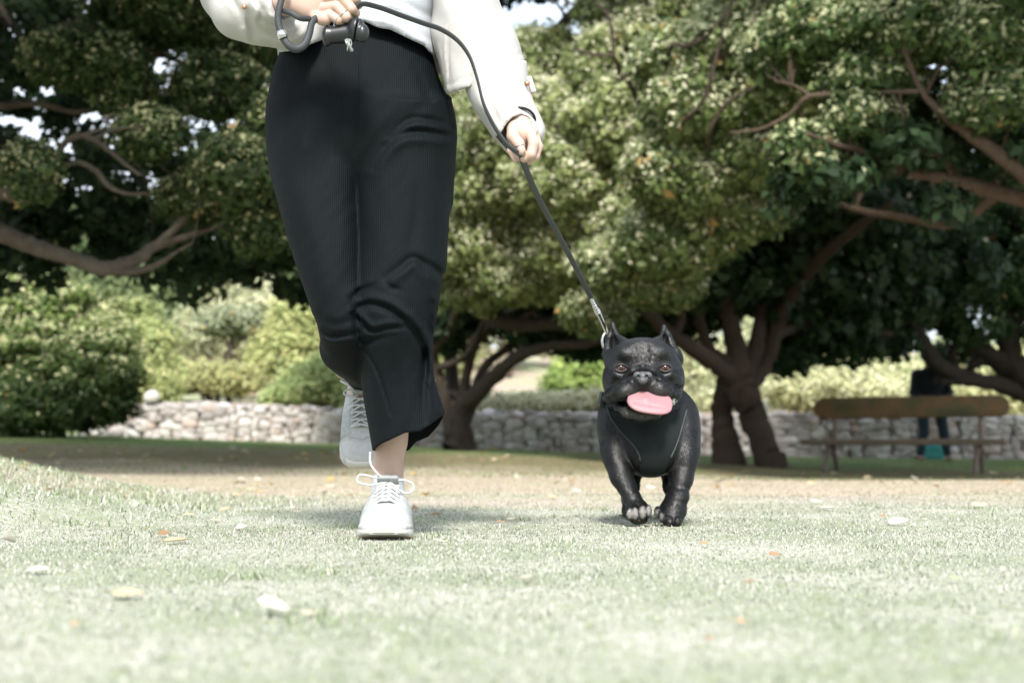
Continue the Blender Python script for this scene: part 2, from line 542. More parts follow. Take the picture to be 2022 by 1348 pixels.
def foliage(rng, blobs, nclump, per, cr, size, dark, light, pale, pale_share, aspect=0.5, squash=0.75, yellow=0.01, pale_lit_top=False):
    """clumps of leaves; each clump is a small dome of leaves around its twig end"""
    C, U = blob_points(rng, blobs, nclump)
    k = np.repeat(np.arange(nclump), per)
    n = len(k)
    u = rng.normal(0, 1, (n, 3)); u /= np.linalg.norm(u, axis=1)[:, None]
    rad = cr * rng.uniform(0.6, 1.3, nclump)
    rr = (rng.uniform(0.15, 1, n) ** 0.45)
    off = u * (rad[k] * rr)[:, None] * np.array([1, 1, squash])
    P = C[k] + off
    Nrm = u * 0.7 + U[k] * 0.4 + np.array([0, 0, 0.5])
    dark, light, pale = map(np.array, (dark, light, pale))
    a = rng.uniform(0, 1, (n, 1)) * 0.7 + rng.uniform(0, 1, (nclump, 1))[k] * 0.3
    if pale_lit_top:
        a = np.clip(a * np.interp((P[:, 2:3] - P[:, 2].min()) / np.ptp(P[:, 2]), [.2, .8], [.5, 2.2]), 0, 2.4)  # sunlit top and dim base of the bush put into leaf colour
    col = dark * (1 - a) + light * a
    bloom = np.where(rng.uniform(0, 1, nclump) < .35, .25, 1.25)[k]
    if pale_lit_top:
        zz = (P[:, 2] - P[:, 2].min()) / np.ptp(P[:, 2]); bloom = bloom * np.interp(zz, [.25, .75], [.12, 1.7])  # pale new growth likewise weighted to the sunlit top
    ispale = (rng.uniform(0, 1, n) < pale_share * bloom) & (u[:, 2] > -0.35) & (rr > 0.62)
    V, F = leaf_quads(rng, P, Nrm, size, aspect, mult=np.where(ispale, .62, 1.0))
    mixp = rng.uniform(.35, 1, (n, 1)); col = np.where(ispale[:, None], pale * mixp + light * (1 - mixp), col)
    iy = rng.uniform(0, 1, n) < yellow
    col[iy] = np.array([0.5, 0.33, 0.12])
    return V, F, np.repeat(col, 4, 0), C

def px_blobs(lst):
    """(px, py, Y, rx px, rz px [, depth radius m]) -> world ellipsoids"""
    out = []
    for b in lst:
        c = at(b[0], b[1], b[2]); s = ppm(b[2])
        ry = b[5] if len(b) > 5 else (b[3] + b[4]) / 2 / s
        out.append((c.x, c.y, c.z, b[3] / s, ry, b[4] / s))
    return out

def limb_world(l):
    """(px, py, Y, width px) rows -> smooth points and radii"""
    rows = []
    for px, py, Y, w in l:
        c = at(px, py, Y); rows.append((c.x, c.y, c.z, w / 2 / ppm(Y)))
    S = spline(rows, 6)
    return S[:, :3], np.maximum(S[:, 3], 0.004)

def make_tree(name, label, cat, base, limbs, blobs, seed, nclump, per, cr, size, dark=(0.03, 0.06, 0.02), light=(0.09, 0.14, 0.04),
              pale=(0.34, 0.36, 0.17), pale_share=0.3, twigs=0.35, bark=(0.17, 0.12, 0.09), group=None, aspect=0.5, yellow=0.01, shade_blobs=(), leafmat=None, deep_share=.8, deep_size=1.6):
    rng = np.random.default_rng(seed)
    root = empty(name, base)
    tag(root, label, cat, group)
    near = [b for b in blobs if len(b) < 6]; deep = [b for b in blobs if len(b) > 5]
    mass = px_blobs(deep) + list(shade_blobs)
    V, F, col, C = foliage(rng, px_blobs(near) if near else mass, nclump, per, cr, size, dark, light, pale, pale_share, aspect, yellow=yellow)
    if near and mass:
        v2, f2, c2, C2 = foliage(rng, mass, int(nclump * deep_share), per, cr * 1.5, size * deep_size, np.array((.010, .024, .011)), np.array((.058, .105, .042)), pale, .03, .6, yellow=0)  # inner leaves coloured darker: crown shade painted into them
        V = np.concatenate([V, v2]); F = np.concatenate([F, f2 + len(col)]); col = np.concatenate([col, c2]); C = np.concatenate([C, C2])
    acc = Acc(); anchors = []
    for l in limbs:
        P, R = limb_world(l)
        P = P + rng.normal(0, 1, P.shape) * R[:, None] * 0.06
        v, f = tube_mesh(P, R, 10, wob=0.06, rng=rng)
        z = rng.uniform(0.85, 1.15)
        acc.add(v, f, np.array(bark) * z)
        anchors.append(np.column_stack([P, R]))
    A = np.concatenate(anchors)
    sel = rng.permutation(len(C))[:int(len(C) * twigs)]
    for i in sel:
        d = np.linalg.norm(A[:, :3] - C[i], axis=1) + rng.uniform(0, 0.25, len(A))
        j = int(np.argmin(d)); dist = d[j]
        if dist > 3.2 or dist < 0.1: continue
        a = A[j, :3]; b = C[i]
        m1 = a + (b - a) * 0.35 + rng.normal(0, 0.09 * dist, 3) + np.array([0, 0, 0.10 * dist])
        m2 = a + (b - a) * 0.72 + rng.normal(0, 0.07 * dist, 3) + np.array([0, 0, 0.06 * dist])
        r0 = min(A[j, 3] * 0.6, 0.008 + 0.011 * dist)
        S = spline([a, m1, m2, b], 3)
        v, f = tube_mesh(S, np.linspace(r0, 0.004, len(S)), 5, cap=False)
        acc.add(v, f, np.array(bark) * rng.uniform(0.7, 1.1))
        if i % 3 == 0: A = np.vstack([A, np.column_stack([S[2:-1:2], np.linspace(r0, 0.004, len(S))[2:-1:2]])])
    acc.build('trunk', M_bark, root)
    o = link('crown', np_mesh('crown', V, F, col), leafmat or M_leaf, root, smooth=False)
    return root

def gbase(px, Y):
    x = (px - 1011) / FOC * Y
    return (x, Y, float(ground_z(x, Y)))

def ground_py(px, Y):
    x, y, z = gbase(px, Y)
    _, py = to_px(np.array([[x, y, z]]))
    return float(py[0])

def build_trees():
    DK = (0.016, 0.040, 0.016); LT = (0.085, 0.150, 0.055); PL = (0.56, 0.60, 0.34)
    # --- big spreading tree on the left, trunk just outside the frame
    g = ground_py(-420, 12.0)
    limbs = [
        [(-430, g + 40, 12, 190), (-410, 760, 12, 150), (-360, 640, 12, 120), (-250, 540, 11.8, 90), (-100, 450, 11.6, 62), (0, 462, 11.5, 39), (70, 490, 11.4, 34),
         (140, 510, 11.3, 31), (205, 531, 11.2, 33), (262, 518, 11.2, 28), (305, 488, 11.3, 21), (360, 470, 11.6, 15), (450, 440, 12, 8)],
        [(205, 531, 11.2, 21), (260, 537, 11.1, 16), (310, 523, 11, 12), (345, 500, 10.9, 7), (380, 480, 10.8, 4)],
        [(-360, 640, 12, 110), (-260, 480, 11.6, 80), (-120, 390, 11.2, 52), (0, 380, 10.9, 30), (50, 392, 10.8, 25), (88, 368, 10.8, 20), (108, 335, 10.7, 16),
         (122, 290, 10.7, 13), (160, 268, 10.6, 13), (205, 290, 10.5, 11), (245, 322, 10.4, 9), (275, 345, 10.3, 6)],
        [(104, 340, 10.7, 11), (150, 320, 10.6, 11), (190, 338, 10.5, 11), (215, 368, 10.4, 10), (250, 382, 10.4, 7), (290, 382, 10.3, 4)],
        [(-410, 760, 12, 120), (-380, 500, 12.5, 100), (-300, 250, 13, 80), (-150, 130, 13, 55), (50, 90, 13, 33), (200, 40, 12.8, 28), (340, 42, 12.6, 21), (400, 55, 12.5, 18), (450, 80, 12.4, 11), (520, 86, 12.3, 7)],
        [(-300, 250, 13, 50), (-100, 220, 13, 30), (60, 205, 13, 15), (160, 222, 13, 10), (260, 195, 12.9, 7)],
        [(200, 40, 12.8, 20), (260, 80, 12.6, 13), (320, 110, 12.4, 8), (380, 135, 12.2, 5)],
        [(305, 488, 11.3, 18), (400, 400, 11.8, 13), (470, 345, 12, 10), (560, 335, 12, 7)],
        [(-410, 760, 12, 110), (-500, 450, 11, 90), (-450, 100, 10, 70), (-250, -150, 9.5, 50), (0, -250, 9.2, 28), (250, -260, 9, 16)],
    ]
    blobs = [
        (465, 335, 10.9, 75, 55), (565, 250, 11.3, 75, 70), (300, 262, 11.2, 62, 40), (62, 335, 10.4, 42, 45), (170, 118, 11.8, 110, 50), (430, 170, 11.8, 80, 55),
        (330, 30, 12.2, 150, 45), (500, 60, 12.0, 100, 55), (520, 430, 11.6, 60, 60), (380, 390, 11.8, 60, 40), (240, 180, 12, 50, 40), (600, 380, 11.6, 70, 70),
        # depth of the crown, its shade put into darker leaf colour
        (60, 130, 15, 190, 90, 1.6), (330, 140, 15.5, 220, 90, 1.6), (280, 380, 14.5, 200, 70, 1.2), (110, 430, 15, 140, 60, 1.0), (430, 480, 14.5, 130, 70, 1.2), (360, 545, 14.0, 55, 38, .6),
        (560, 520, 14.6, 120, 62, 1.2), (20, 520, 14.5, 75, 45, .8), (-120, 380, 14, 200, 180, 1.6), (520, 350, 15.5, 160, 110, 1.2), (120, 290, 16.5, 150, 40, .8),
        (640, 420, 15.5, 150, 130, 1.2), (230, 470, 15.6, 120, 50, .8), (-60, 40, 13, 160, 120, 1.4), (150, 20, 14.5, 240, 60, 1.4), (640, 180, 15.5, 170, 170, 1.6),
    ]
    over = [(-3.2, 9.0, 4.9, 2.6, 2.0, 1.0), (-5.5, 9.5, 5.0, 2.4, 2.2, 1.6), (-2.7, 10.6, 5.6, 1.4, 1.6, 0.9), (-4.5, 12.5, 6.0, 3.4, 2.6, 1.3), (-3.0, 7.3, 4.3, 1.8, 1.2, 0.7), (-7.5, 9, 3.8, 2, 2, 1.8)]  # unseen foliage overhead, added to shade the left crown
    make_tree('spreading_tree', 'broad dark evergreen tree with crooked bare limbs reaching in at the left side', 'tree', gbase(-420, 12.0), limbs, blobs, 11,
              2100, 62, 0.15, 0.066, DK, (.11, .165, .05), (.74, .73, .42), 0.65, twigs=0.22, deep_share=.82, deep_size=1.9, bark=(0.10, 0.088, 0.068), shade_blobs=over, yellow=0.006)

    # --- multi-stemmed tree by the wall behind the woman
    Y = 20.0; g = ground_py(905, Y)
    limbs = [
        [(908, g + 8, Y, 74), (908, 845, Y, 50), (916, 810, Y, 46), (945, 775, Y - .3, 36), (985, 735, Y - .6, 29), (1030, 700, Y - 1, 25), (1090, 682, Y - 1.4, 20), (1150, 680, Y - 1.8, 18), (1200, 668, Y - 2.2, 12)],
        [(908, 840, Y, 40), (917, 780, Y, 24), (925, 720, Y - .2, 20), (945, 665, Y - .4, 24), (985, 630, Y - .8, 20), (1050, 590, Y - 1.5, 12)],
        [(900, 862, Y, 46), (882, 810, Y + .1, 26), (868, 750, Y + .1, 22), (858, 695, Y, 19), (890, 650, Y - .3, 20), (905, 610, Y - .6, 18), (940, 590, Y - .8, 12)],
        [(866, 726, Y, 16), (905, 712, Y - .2, 14), (935, 685, Y - .5, 12), (950, 645, Y - .8, 10), (970, 620, Y - 1, 7)],
        [(940, 612, Y - 1.5, 22), (985, 632, Y - 1.7, 28), (1040, 642, Y - 1.9, 28), (1110, 640, Y - 2.2, 24), (1190, 645, Y - 2.4, 18), (1240, 640, Y - 2.6, 10)],
        [(1020, 640, Y - 1.8, 14), (1045, 618, Y - 2, 10), (1062, 624, Y - 2.2, 7)],
        [(860, 690, Y, 20), (840, 650, Y, 18), (850, 620, Y - .2, 12), (900, 570, Y - .5, 8)],
        [(925, 800, Y - .1, 20), (958, 725, Y - .2, 17), (1000, 690, Y - .3, 14), (1060, 655, Y - .6, 14)],
        [(1220, 180, Y - 4.6, 9), (1222, 135, Y - 4.9, 9), (1212, 110, Y - 5, 8), (1210, 70, Y - 5, 8), (1197, 25, Y - 5, 7), (1170, 5, Y - 5, 4)],
        [(1212, 112, Y - 5, 8), (1170, 107, Y - 5.05, 7), (1132, 96, Y - 5, 5)],
        [(1060, 262, Y - 3.6, 7), (1105, 235, Y - 4.2, 9), (1150, 212, Y - 4.5, 10), (1190, 180, Y - 4.7, 11), (1232, 150, Y - 4.9, 11), (1280, 138, Y - 4.8, 8)],
        [(1290, 300, Y - 4.6, 5), (1310, 240, Y - 4.8, 7), (1350, 200, Y - 4.7, 7), (1380, 150, Y - 4.5, 5)],
        [(900, 850, Y, 36), (890, 700, Y + 1, 26), (900, 500, Y + .5, 24), (960, 300, Y - 1, 30), (1050, 120, Y - 2, 22), (1200, -50, Y - 3, 14)],
    ]
    blobs = [
        (960, 470, 17.5, 110, 80), (1060, 540, 17.2, 110, 60), (930, 560, 18, 80, 45), (1150, 470, 16.5, 110, 85), (1000, 350, 17, 120, 90), (1130, 350, 16, 120, 90), (1180, 570, 17, 80, 35),
        (1240, 240, 15.6, 120, 90), (1040, 230, 16.5, 120, 90), (1270, 420, 15.8, 110, 90), (930, 250, 18, 80, 80), (1060, 110, 17, 100, 50), (1250, 110, 16, 120, 65), (960, 130, 18, 100, 60), (1200, 15, 16.5, 60, 30), (1330, 20, 16, 110, 50),
        (1100, 640, 19.5, 130, 35, .8), (1010, 610, 20, 90, 30, .8), (880, 640, 20.5, 60, 40, .8), (1180, 660, 20.2, 90, 32, .6),
        (1000, 480, 20.5, 200, 110, 1.2), (1200, 480, 20, 160, 110, 1.2), (900, 330, 21, 200, 150, 1.4), (1150, 250, 20.5, 180, 130, 1.4), (760, 450, 21.5, 170, 120, 1.4), (700, 200, 21.5, 200, 160, 1.4), (1000, -130, 18, 260, 90, 1.8),
    ]
    make_tree('multi_stem_tree', 'pale flowering tree with many thin leaning stems growing by the stone wall', 'tree', gbase(905, Y), limbs, blobs, 12,
              3000, 62, 0.20, 0.085, (0.13, 0.19, 0.065), (0.44, 0.49, 0.21), (0.90, 0.88, 0.68), 1.25, twigs=0.22, bark=(0.058, 0.046, 0.036), yellow=0.004)

    # --- two-trunked tree behind the dog
    Y = 17.5; g = ground_py(1480, Y)
    limbs = [
        [(1530, g + 10, Y, 70), (1508, 870, Y, 52), (1488, 820, Y, 56), (1470, 775, Y, 64), (1456, 740, Y, 58), (1455, 690, Y, 44), (1440, 630, Y, 36), (1430, 540, Y - .3, 32), (1460, 430, Y - 1, 38), (1480, 280, Y - 2, 28), (1500, 100, Y - 3, 18)],
        [(1440, g + 6, Y + .3, 74), (1433, 865, Y + .3, 54), (1426, 815, Y + .3, 42), (1434, 765, Y + .2, 42), (1448, 735, Y + .1, 42)],
        [(1462, 760, Y, 46), (1420, 725, Y - .2, 36), (1370, 690, Y - .5, 32), (1315, 655, Y - .8, 29), (1275, 610, Y - 1.2, 26), (1235, 580, Y - 1.6, 28), (1190, 565, Y - 2, 20), (1140, 540, Y - 2.4, 12)],
        [(1475, 765, Y, 48), (1508, 722, Y + .1, 38), (1530, 660, Y, 31), (1555, 600, Y - .2, 26), (1600, 530, Y - .8, 30), (1680, 460, Y - 1.6, 22), (1760, 400, Y - 2.3, 12)],
        [(1465, 745, Y, 46), (1490, 690, Y, 34), (1500, 640, Y, 28), (1510, 560, Y + .4, 24), (1520, 480, Y + .6, 16)],
        [(1440, 720, Y, 34), (1400, 690, Y, 26), (1385, 640, Y, 22), (1370, 590, Y - .2, 20), (1350, 540, Y - .5, 14)],
        [(1330, 668, Y - .7, 22), (1345, 620, Y - .7, 18), (1335, 580, Y - .9, 14)],
        [(1530, 660, Y, 26), (1590, 640, Y + .4, 22), (1680, 645, Y + .8, 18), (1760, 660, Y + 1, 12)],
        [(1430, 540, Y - .3, 30), (1370, 420, Y - 2, 24), (1300, 280, Y - 3.5, 18), (1240, 160, Y - 4, 10)],
        [(1460, 430, Y - 1, 26), (1560, 300, Y - 2.5, 20), (1640, 180, Y - 4, 12)],
        [(1330, 320, Y - 3.4, 12), (1345, 250, Y - 4.6, 9), (1385, 205, Y - 4.9, 8), (1405, 150, Y - 5, 8), (1418, 100, Y - 5, 7), (1440, 30, Y - 5, 6), (1448, -10, Y - 5, 5)],
        [(1450, 380, Y - 3, 12), (1400, 290, Y - 4.6, 8), (1422, 220, Y - 4.9, 8), (1470, 182, Y - 5, 7), (1525, 158, Y - 5, 6), (1560, 150, Y - 5, 4)],
        [(1300, 280, Y - 3.5, 14), (1320, 105, Y - 4.6, 9), (1355, 92, Y - 4.8, 9), (1395, 70, Y - 4.9, 8), (1430, 30, Y - 5, 6), (1452, -5, Y - 5, 5)],
        [(1395, 140, Y - 4.6, 18), (1440, 104, Y - 4.9, 19), (1490, 92, Y - 4.9, 17), (1540, 70, Y - 4.8, 12)],
        [(1500, 300, Y - 4, 9), (1560, 140, Y - 4.9, 12), (1620, 130, Y - 5, 14), (1680, 140, Y - 5, 10), (1740, 120, Y - 4.8, 6)],
    ]
    blobs = [
        (1360, 330, 13.6, 110, 80), (1400, 200, 13.2, 110, 80), (1330, 470, 14.2, 100, 60), (1480, 90, 13, 120, 80), (1310, 560, 15, 70, 35), (1450, 420, 14, 90, 50), (1240, 520, 15, 90, 50),
        (1340, 120, 13.4, 80, 60), (1560, 170, 12.8, 90, 65), (1500, 300, 13.2, 90, 50), (1180, 620, 16, 60, 30),
        (1400, 540, 17.6, 150, 70, 1.1), (1560, 540, 18, 150, 85, 1.2), (1500, 400, 17, 180, 90, 1.3), (1700, 560, 18.5, 160, 80, 1.2), (1620, 640, 18.6, 110, 48, .9), (1300, 600, 18, 110, 40, .8),
        (1700, 680, 19.3, 95, 35, .7), (1660, 430, 17.5, 170, 90, 1.3), (1350, 640, 18.4, 50, 25, .5), (1560, 690, 18.8, 50, 30, .5), (1500, 230, 17.5, 250, 120, 1.4), (1830, 520, 19, 130, 90, 1.2), (1440, 60, 17, 250, 110, 1.6),
    ]
    over = [(4.4, 13.6, 6.3, 1.6, 2.2, 0.9), (5.8, 14.2, 6.6, 2.8, 2.4, 1.1), (3.6, 15.5, 7.0, 3.6, 1.6, 1.0)]  # foliage above the view, added to keep the crown behind in shade
    make_tree('forked_tree', 'dark tree with two thick trunks that join low down, behind the dog', 'tree', gbase(1500, Y), limbs, blobs, 13,
              2900, 58, 0.19, 0.088, (0.045, 0.085, 0.03), (.27, .34, .12), (0.89, 0.88, 0.64), 1.05, twigs=0.25, bark=(0.052, 0.040, 0.030), shade_blobs=over, yellow=0.012)

    # --- near tree reaching in from the right
    g = ground_py(2330, 12)
    limbs = [
        [(2330, g + 30, 12, 170), (2310, 800, 12, 140), (2280, 650, 12, 120), (2200, 500, 11.8, 80), (2100, 430, 11.6, 40), (2022, 395, 11.5, 33), (1940, 372, 11.4, 27), (1860, 352, 11.3, 24), (1770, 332, 11.2, 21),
         (1700, 298, 11.1, 16), (1650, 285, 11, 10), (1590, 262, 10.9, 6)],
        [(2200, 500, 11.8, 52), (2100, 400, 11.3, 37), (2022, 345, 11, 33), (1970, 305, 10.9, 30), (1910, 262, 10.8, 25), (1868, 232, 10.8, 19), (1820, 180, 10.8, 13), (1790, 110, 10.8, 10), (1760, 40, 10.8, 6)],
        [(1960, 376, 11.4, 21), (1890, 350, 11.5, 16), (1860, 310, 11.6, 12), (1800, 292, 11.7, 7)],
        [(2100, 430, 11.6, 30), (1990, 380, 12.2, 22), (1920, 425, 12.4, 16), (1870, 445, 12.6, 16), (1790, 430, 12.8, 16), (1700, 415, 13, 13), (1650, 400, 13, 9)],
        [(2280, 650, 12, 100), (2300, 400, 11, 80), (2200, 150, 10.5, 44), (2050, 0, 10.3, 30), (1850, -80, 10.2, 18)],
        [(1820, 180, 10.8, 10), (1700, 185, 11, 9), (1600, 190, 11.1, 10), (1560, 225, 11.2, 7), (1500, 255, 11.3, 5), (1440, 262, 11.4, 4)],
        [(1600, 190, 11.1, 7), (1570, 170, 11.2, 6), (1530, 160, 11.3, 4)],
    ]
    blobs = [
        (1640, 60, 11.4, 120, 60), (1800, 50, 11, 110, 60), (1960, 60, 10.6, 90, 70), (1720, 150, 11.2, 80, 45), (1960, 190, 10.7, 80, 50), (1600, 300, 11.3, 60, 50), (1700, 230, 11.1, 60, 35),
        (1860, 395, 10.9, 34, 24, .15), (1660, 350, 11, 60, 30, .25), (1790, 290, 11, 60, 35, .25), (1540, 100, 11.8, 60, 60), (2000, 300, 11.2, 50, 40, .3), (1580, 380, 11.3, 45, 30, .25),
        (1900, 130, 13, 200, 120, 1.2), (1750, 260, 13.5, 180, 80, .8), (2050, 250, 13, 150, 160, 1.2), (2080, 60, 12, 160, 120, 1.2), (1650, 130, 13.6, 150, 100, .8),
    ]
    over = [(4.6, 9.2, 4.7, 2.0, 1.5, 0.8), (6.2, 10.6, 5.2, 2.4, 2.4, 1.4), (4.2, 11.8, 5.6, 2.6, 1.6, 0.8)]  # out-of-view foliage added to throw shade on the right side
    make_tree('leaning_tree', 'tree with long reddish brown bare boughs reaching in from the upper right', 'tree', gbase(2330, 12), limbs, blobs, 14,
              2000, 58, 0.15, 0.075, DK, (0.15, 0.23, 0.07), (0.80, 0.80, 0.50), 0.85, twigs=0.25, bark=(0.095, 0.068, 0.050), shade_blobs=over, yellow=0.008, deep_size=1.35)

    # --- dark tree behind the bench at the right edge
    Y = 20.5; g = ground_py(2030, Y)
    limbs = [
        [(2150, g + 6, Y, 90), (2135, 840, Y, 76), (2080, 785, Y, 66), (2010, 735, Y, 54), (1990, 680, Y, 46), (2000, 600, Y, 46), (2010, 500, Y, 38), (1960, 380, Y, 26)],
        [(2080, 790, Y, 50), (2020, 775, Y, 40), (1960, 757, Y - .2, 32), (1900, 748, Y - .4, 28), (1850, 752, Y - .5, 20)],
        [(2000, 730, Y, 46), (1945, 705, Y, 34), (1905, 735, Y, 12)],
        [(1990, 720, Y, 40), (1940, 690, Y - .1, 30), (1890, 668, Y - .2, 24), (1845, 640, Y - .3, 18), (1790, 620, Y - .4, 12)],
        [(1905, 745, Y - .3, 30), (1860, 725, Y - .6, 30), (1833, 700, Y - .8, 34), (1815, 660, Y - .9, 26), (1790, 630, Y - 1, 18), (1740, 610, Y - 1, 12)],
        [(1890, 668, Y - .2, 16), (1880, 700, Y - .2, 14), (1895, 740, Y - .3, 12)],
        [(1990, 680, Y, 40), (1960, 600, Y, 26), (1900, 560, Y, 16)],
    ]
    blobs = [
        (1900, 560, Y - .5, 120, 70, 1), (1990, 480, Y - .5, 110, 110, 1), (2080, 580, Y, 110, 120, 1), (1830, 600, Y - .3, 90, 45, .7), (1930, 640, Y - .6, 60, 30, .5), (1980, 400, Y, 140, 110, 1.2),
        (1860, 450, Y, 120, 80, 1), (2100, 420, Y, 130, 160, 1.2), (1770, 640, Y + .4, 60, 30, .5), (1950, 280, Y, 200, 130, 1.4), (1750, 350, Y + .5, 160, 120, 1.2), (1890, 700, Y + .8, 45, 22, .4),
    ]
    make_tree('gnarled_tree', 'gnarled shady tree with low twisting branches behind the bench at the right edge', 'tree', gbase(2150, Y), limbs, blobs, 15,
              1500, 40, 0.23, 0.12, DK, LT, PL, 0.12, twigs=0.3, bark=(0.03, 0.025, 0.021), shade_blobs=[(8.5, 16.5, 7.4, 2.5, 1.6, 1.0)], yellow=0.003)  # the extra high blob is unseen foliage added for shade

def make_bush(name, label, cat, px, Y, blobs, seed, nclump, per, cr, size, dark, light, pale, share, group=None, pale_lit_top=False, aspect=0.45):
    rng = np.random.default_rng(seed)
    b = gbase(px, Y)
    root = empty(name, b); tag(root, label, cat, group)
    B = px_blobs(blobs)
    V, F, col, C = foliage(rng, B, nclump, per, cr, size, dark, light, pale, share, aspect, yellow=0.001, pale_lit_top=pale_lit_top)
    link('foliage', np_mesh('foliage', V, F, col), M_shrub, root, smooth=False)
    acc = Acc()
    for q in range(14):
        c = C[rng.integers(len(C))]
        S = spline([(b[0] + rng.normal(0, .12), b[1] + rng.normal(0, .12), b[2] - .05), (b[0] + (c[0] - b[0]) * .4, b[1] + (c[1] - b[1]) * .4, b[2] + (c[2] - b[2]) * .6), c], 5)
        v, f = tube_mesh(S, np.linspace(.03, .006, len(S)), 6, wob=.05, rng=rng)
        acc.add(v, f, np.array((.12, .09, .07)) * rng.uniform(.8, 1.2))
    acc.build('stem', M_bark, root)
    return root

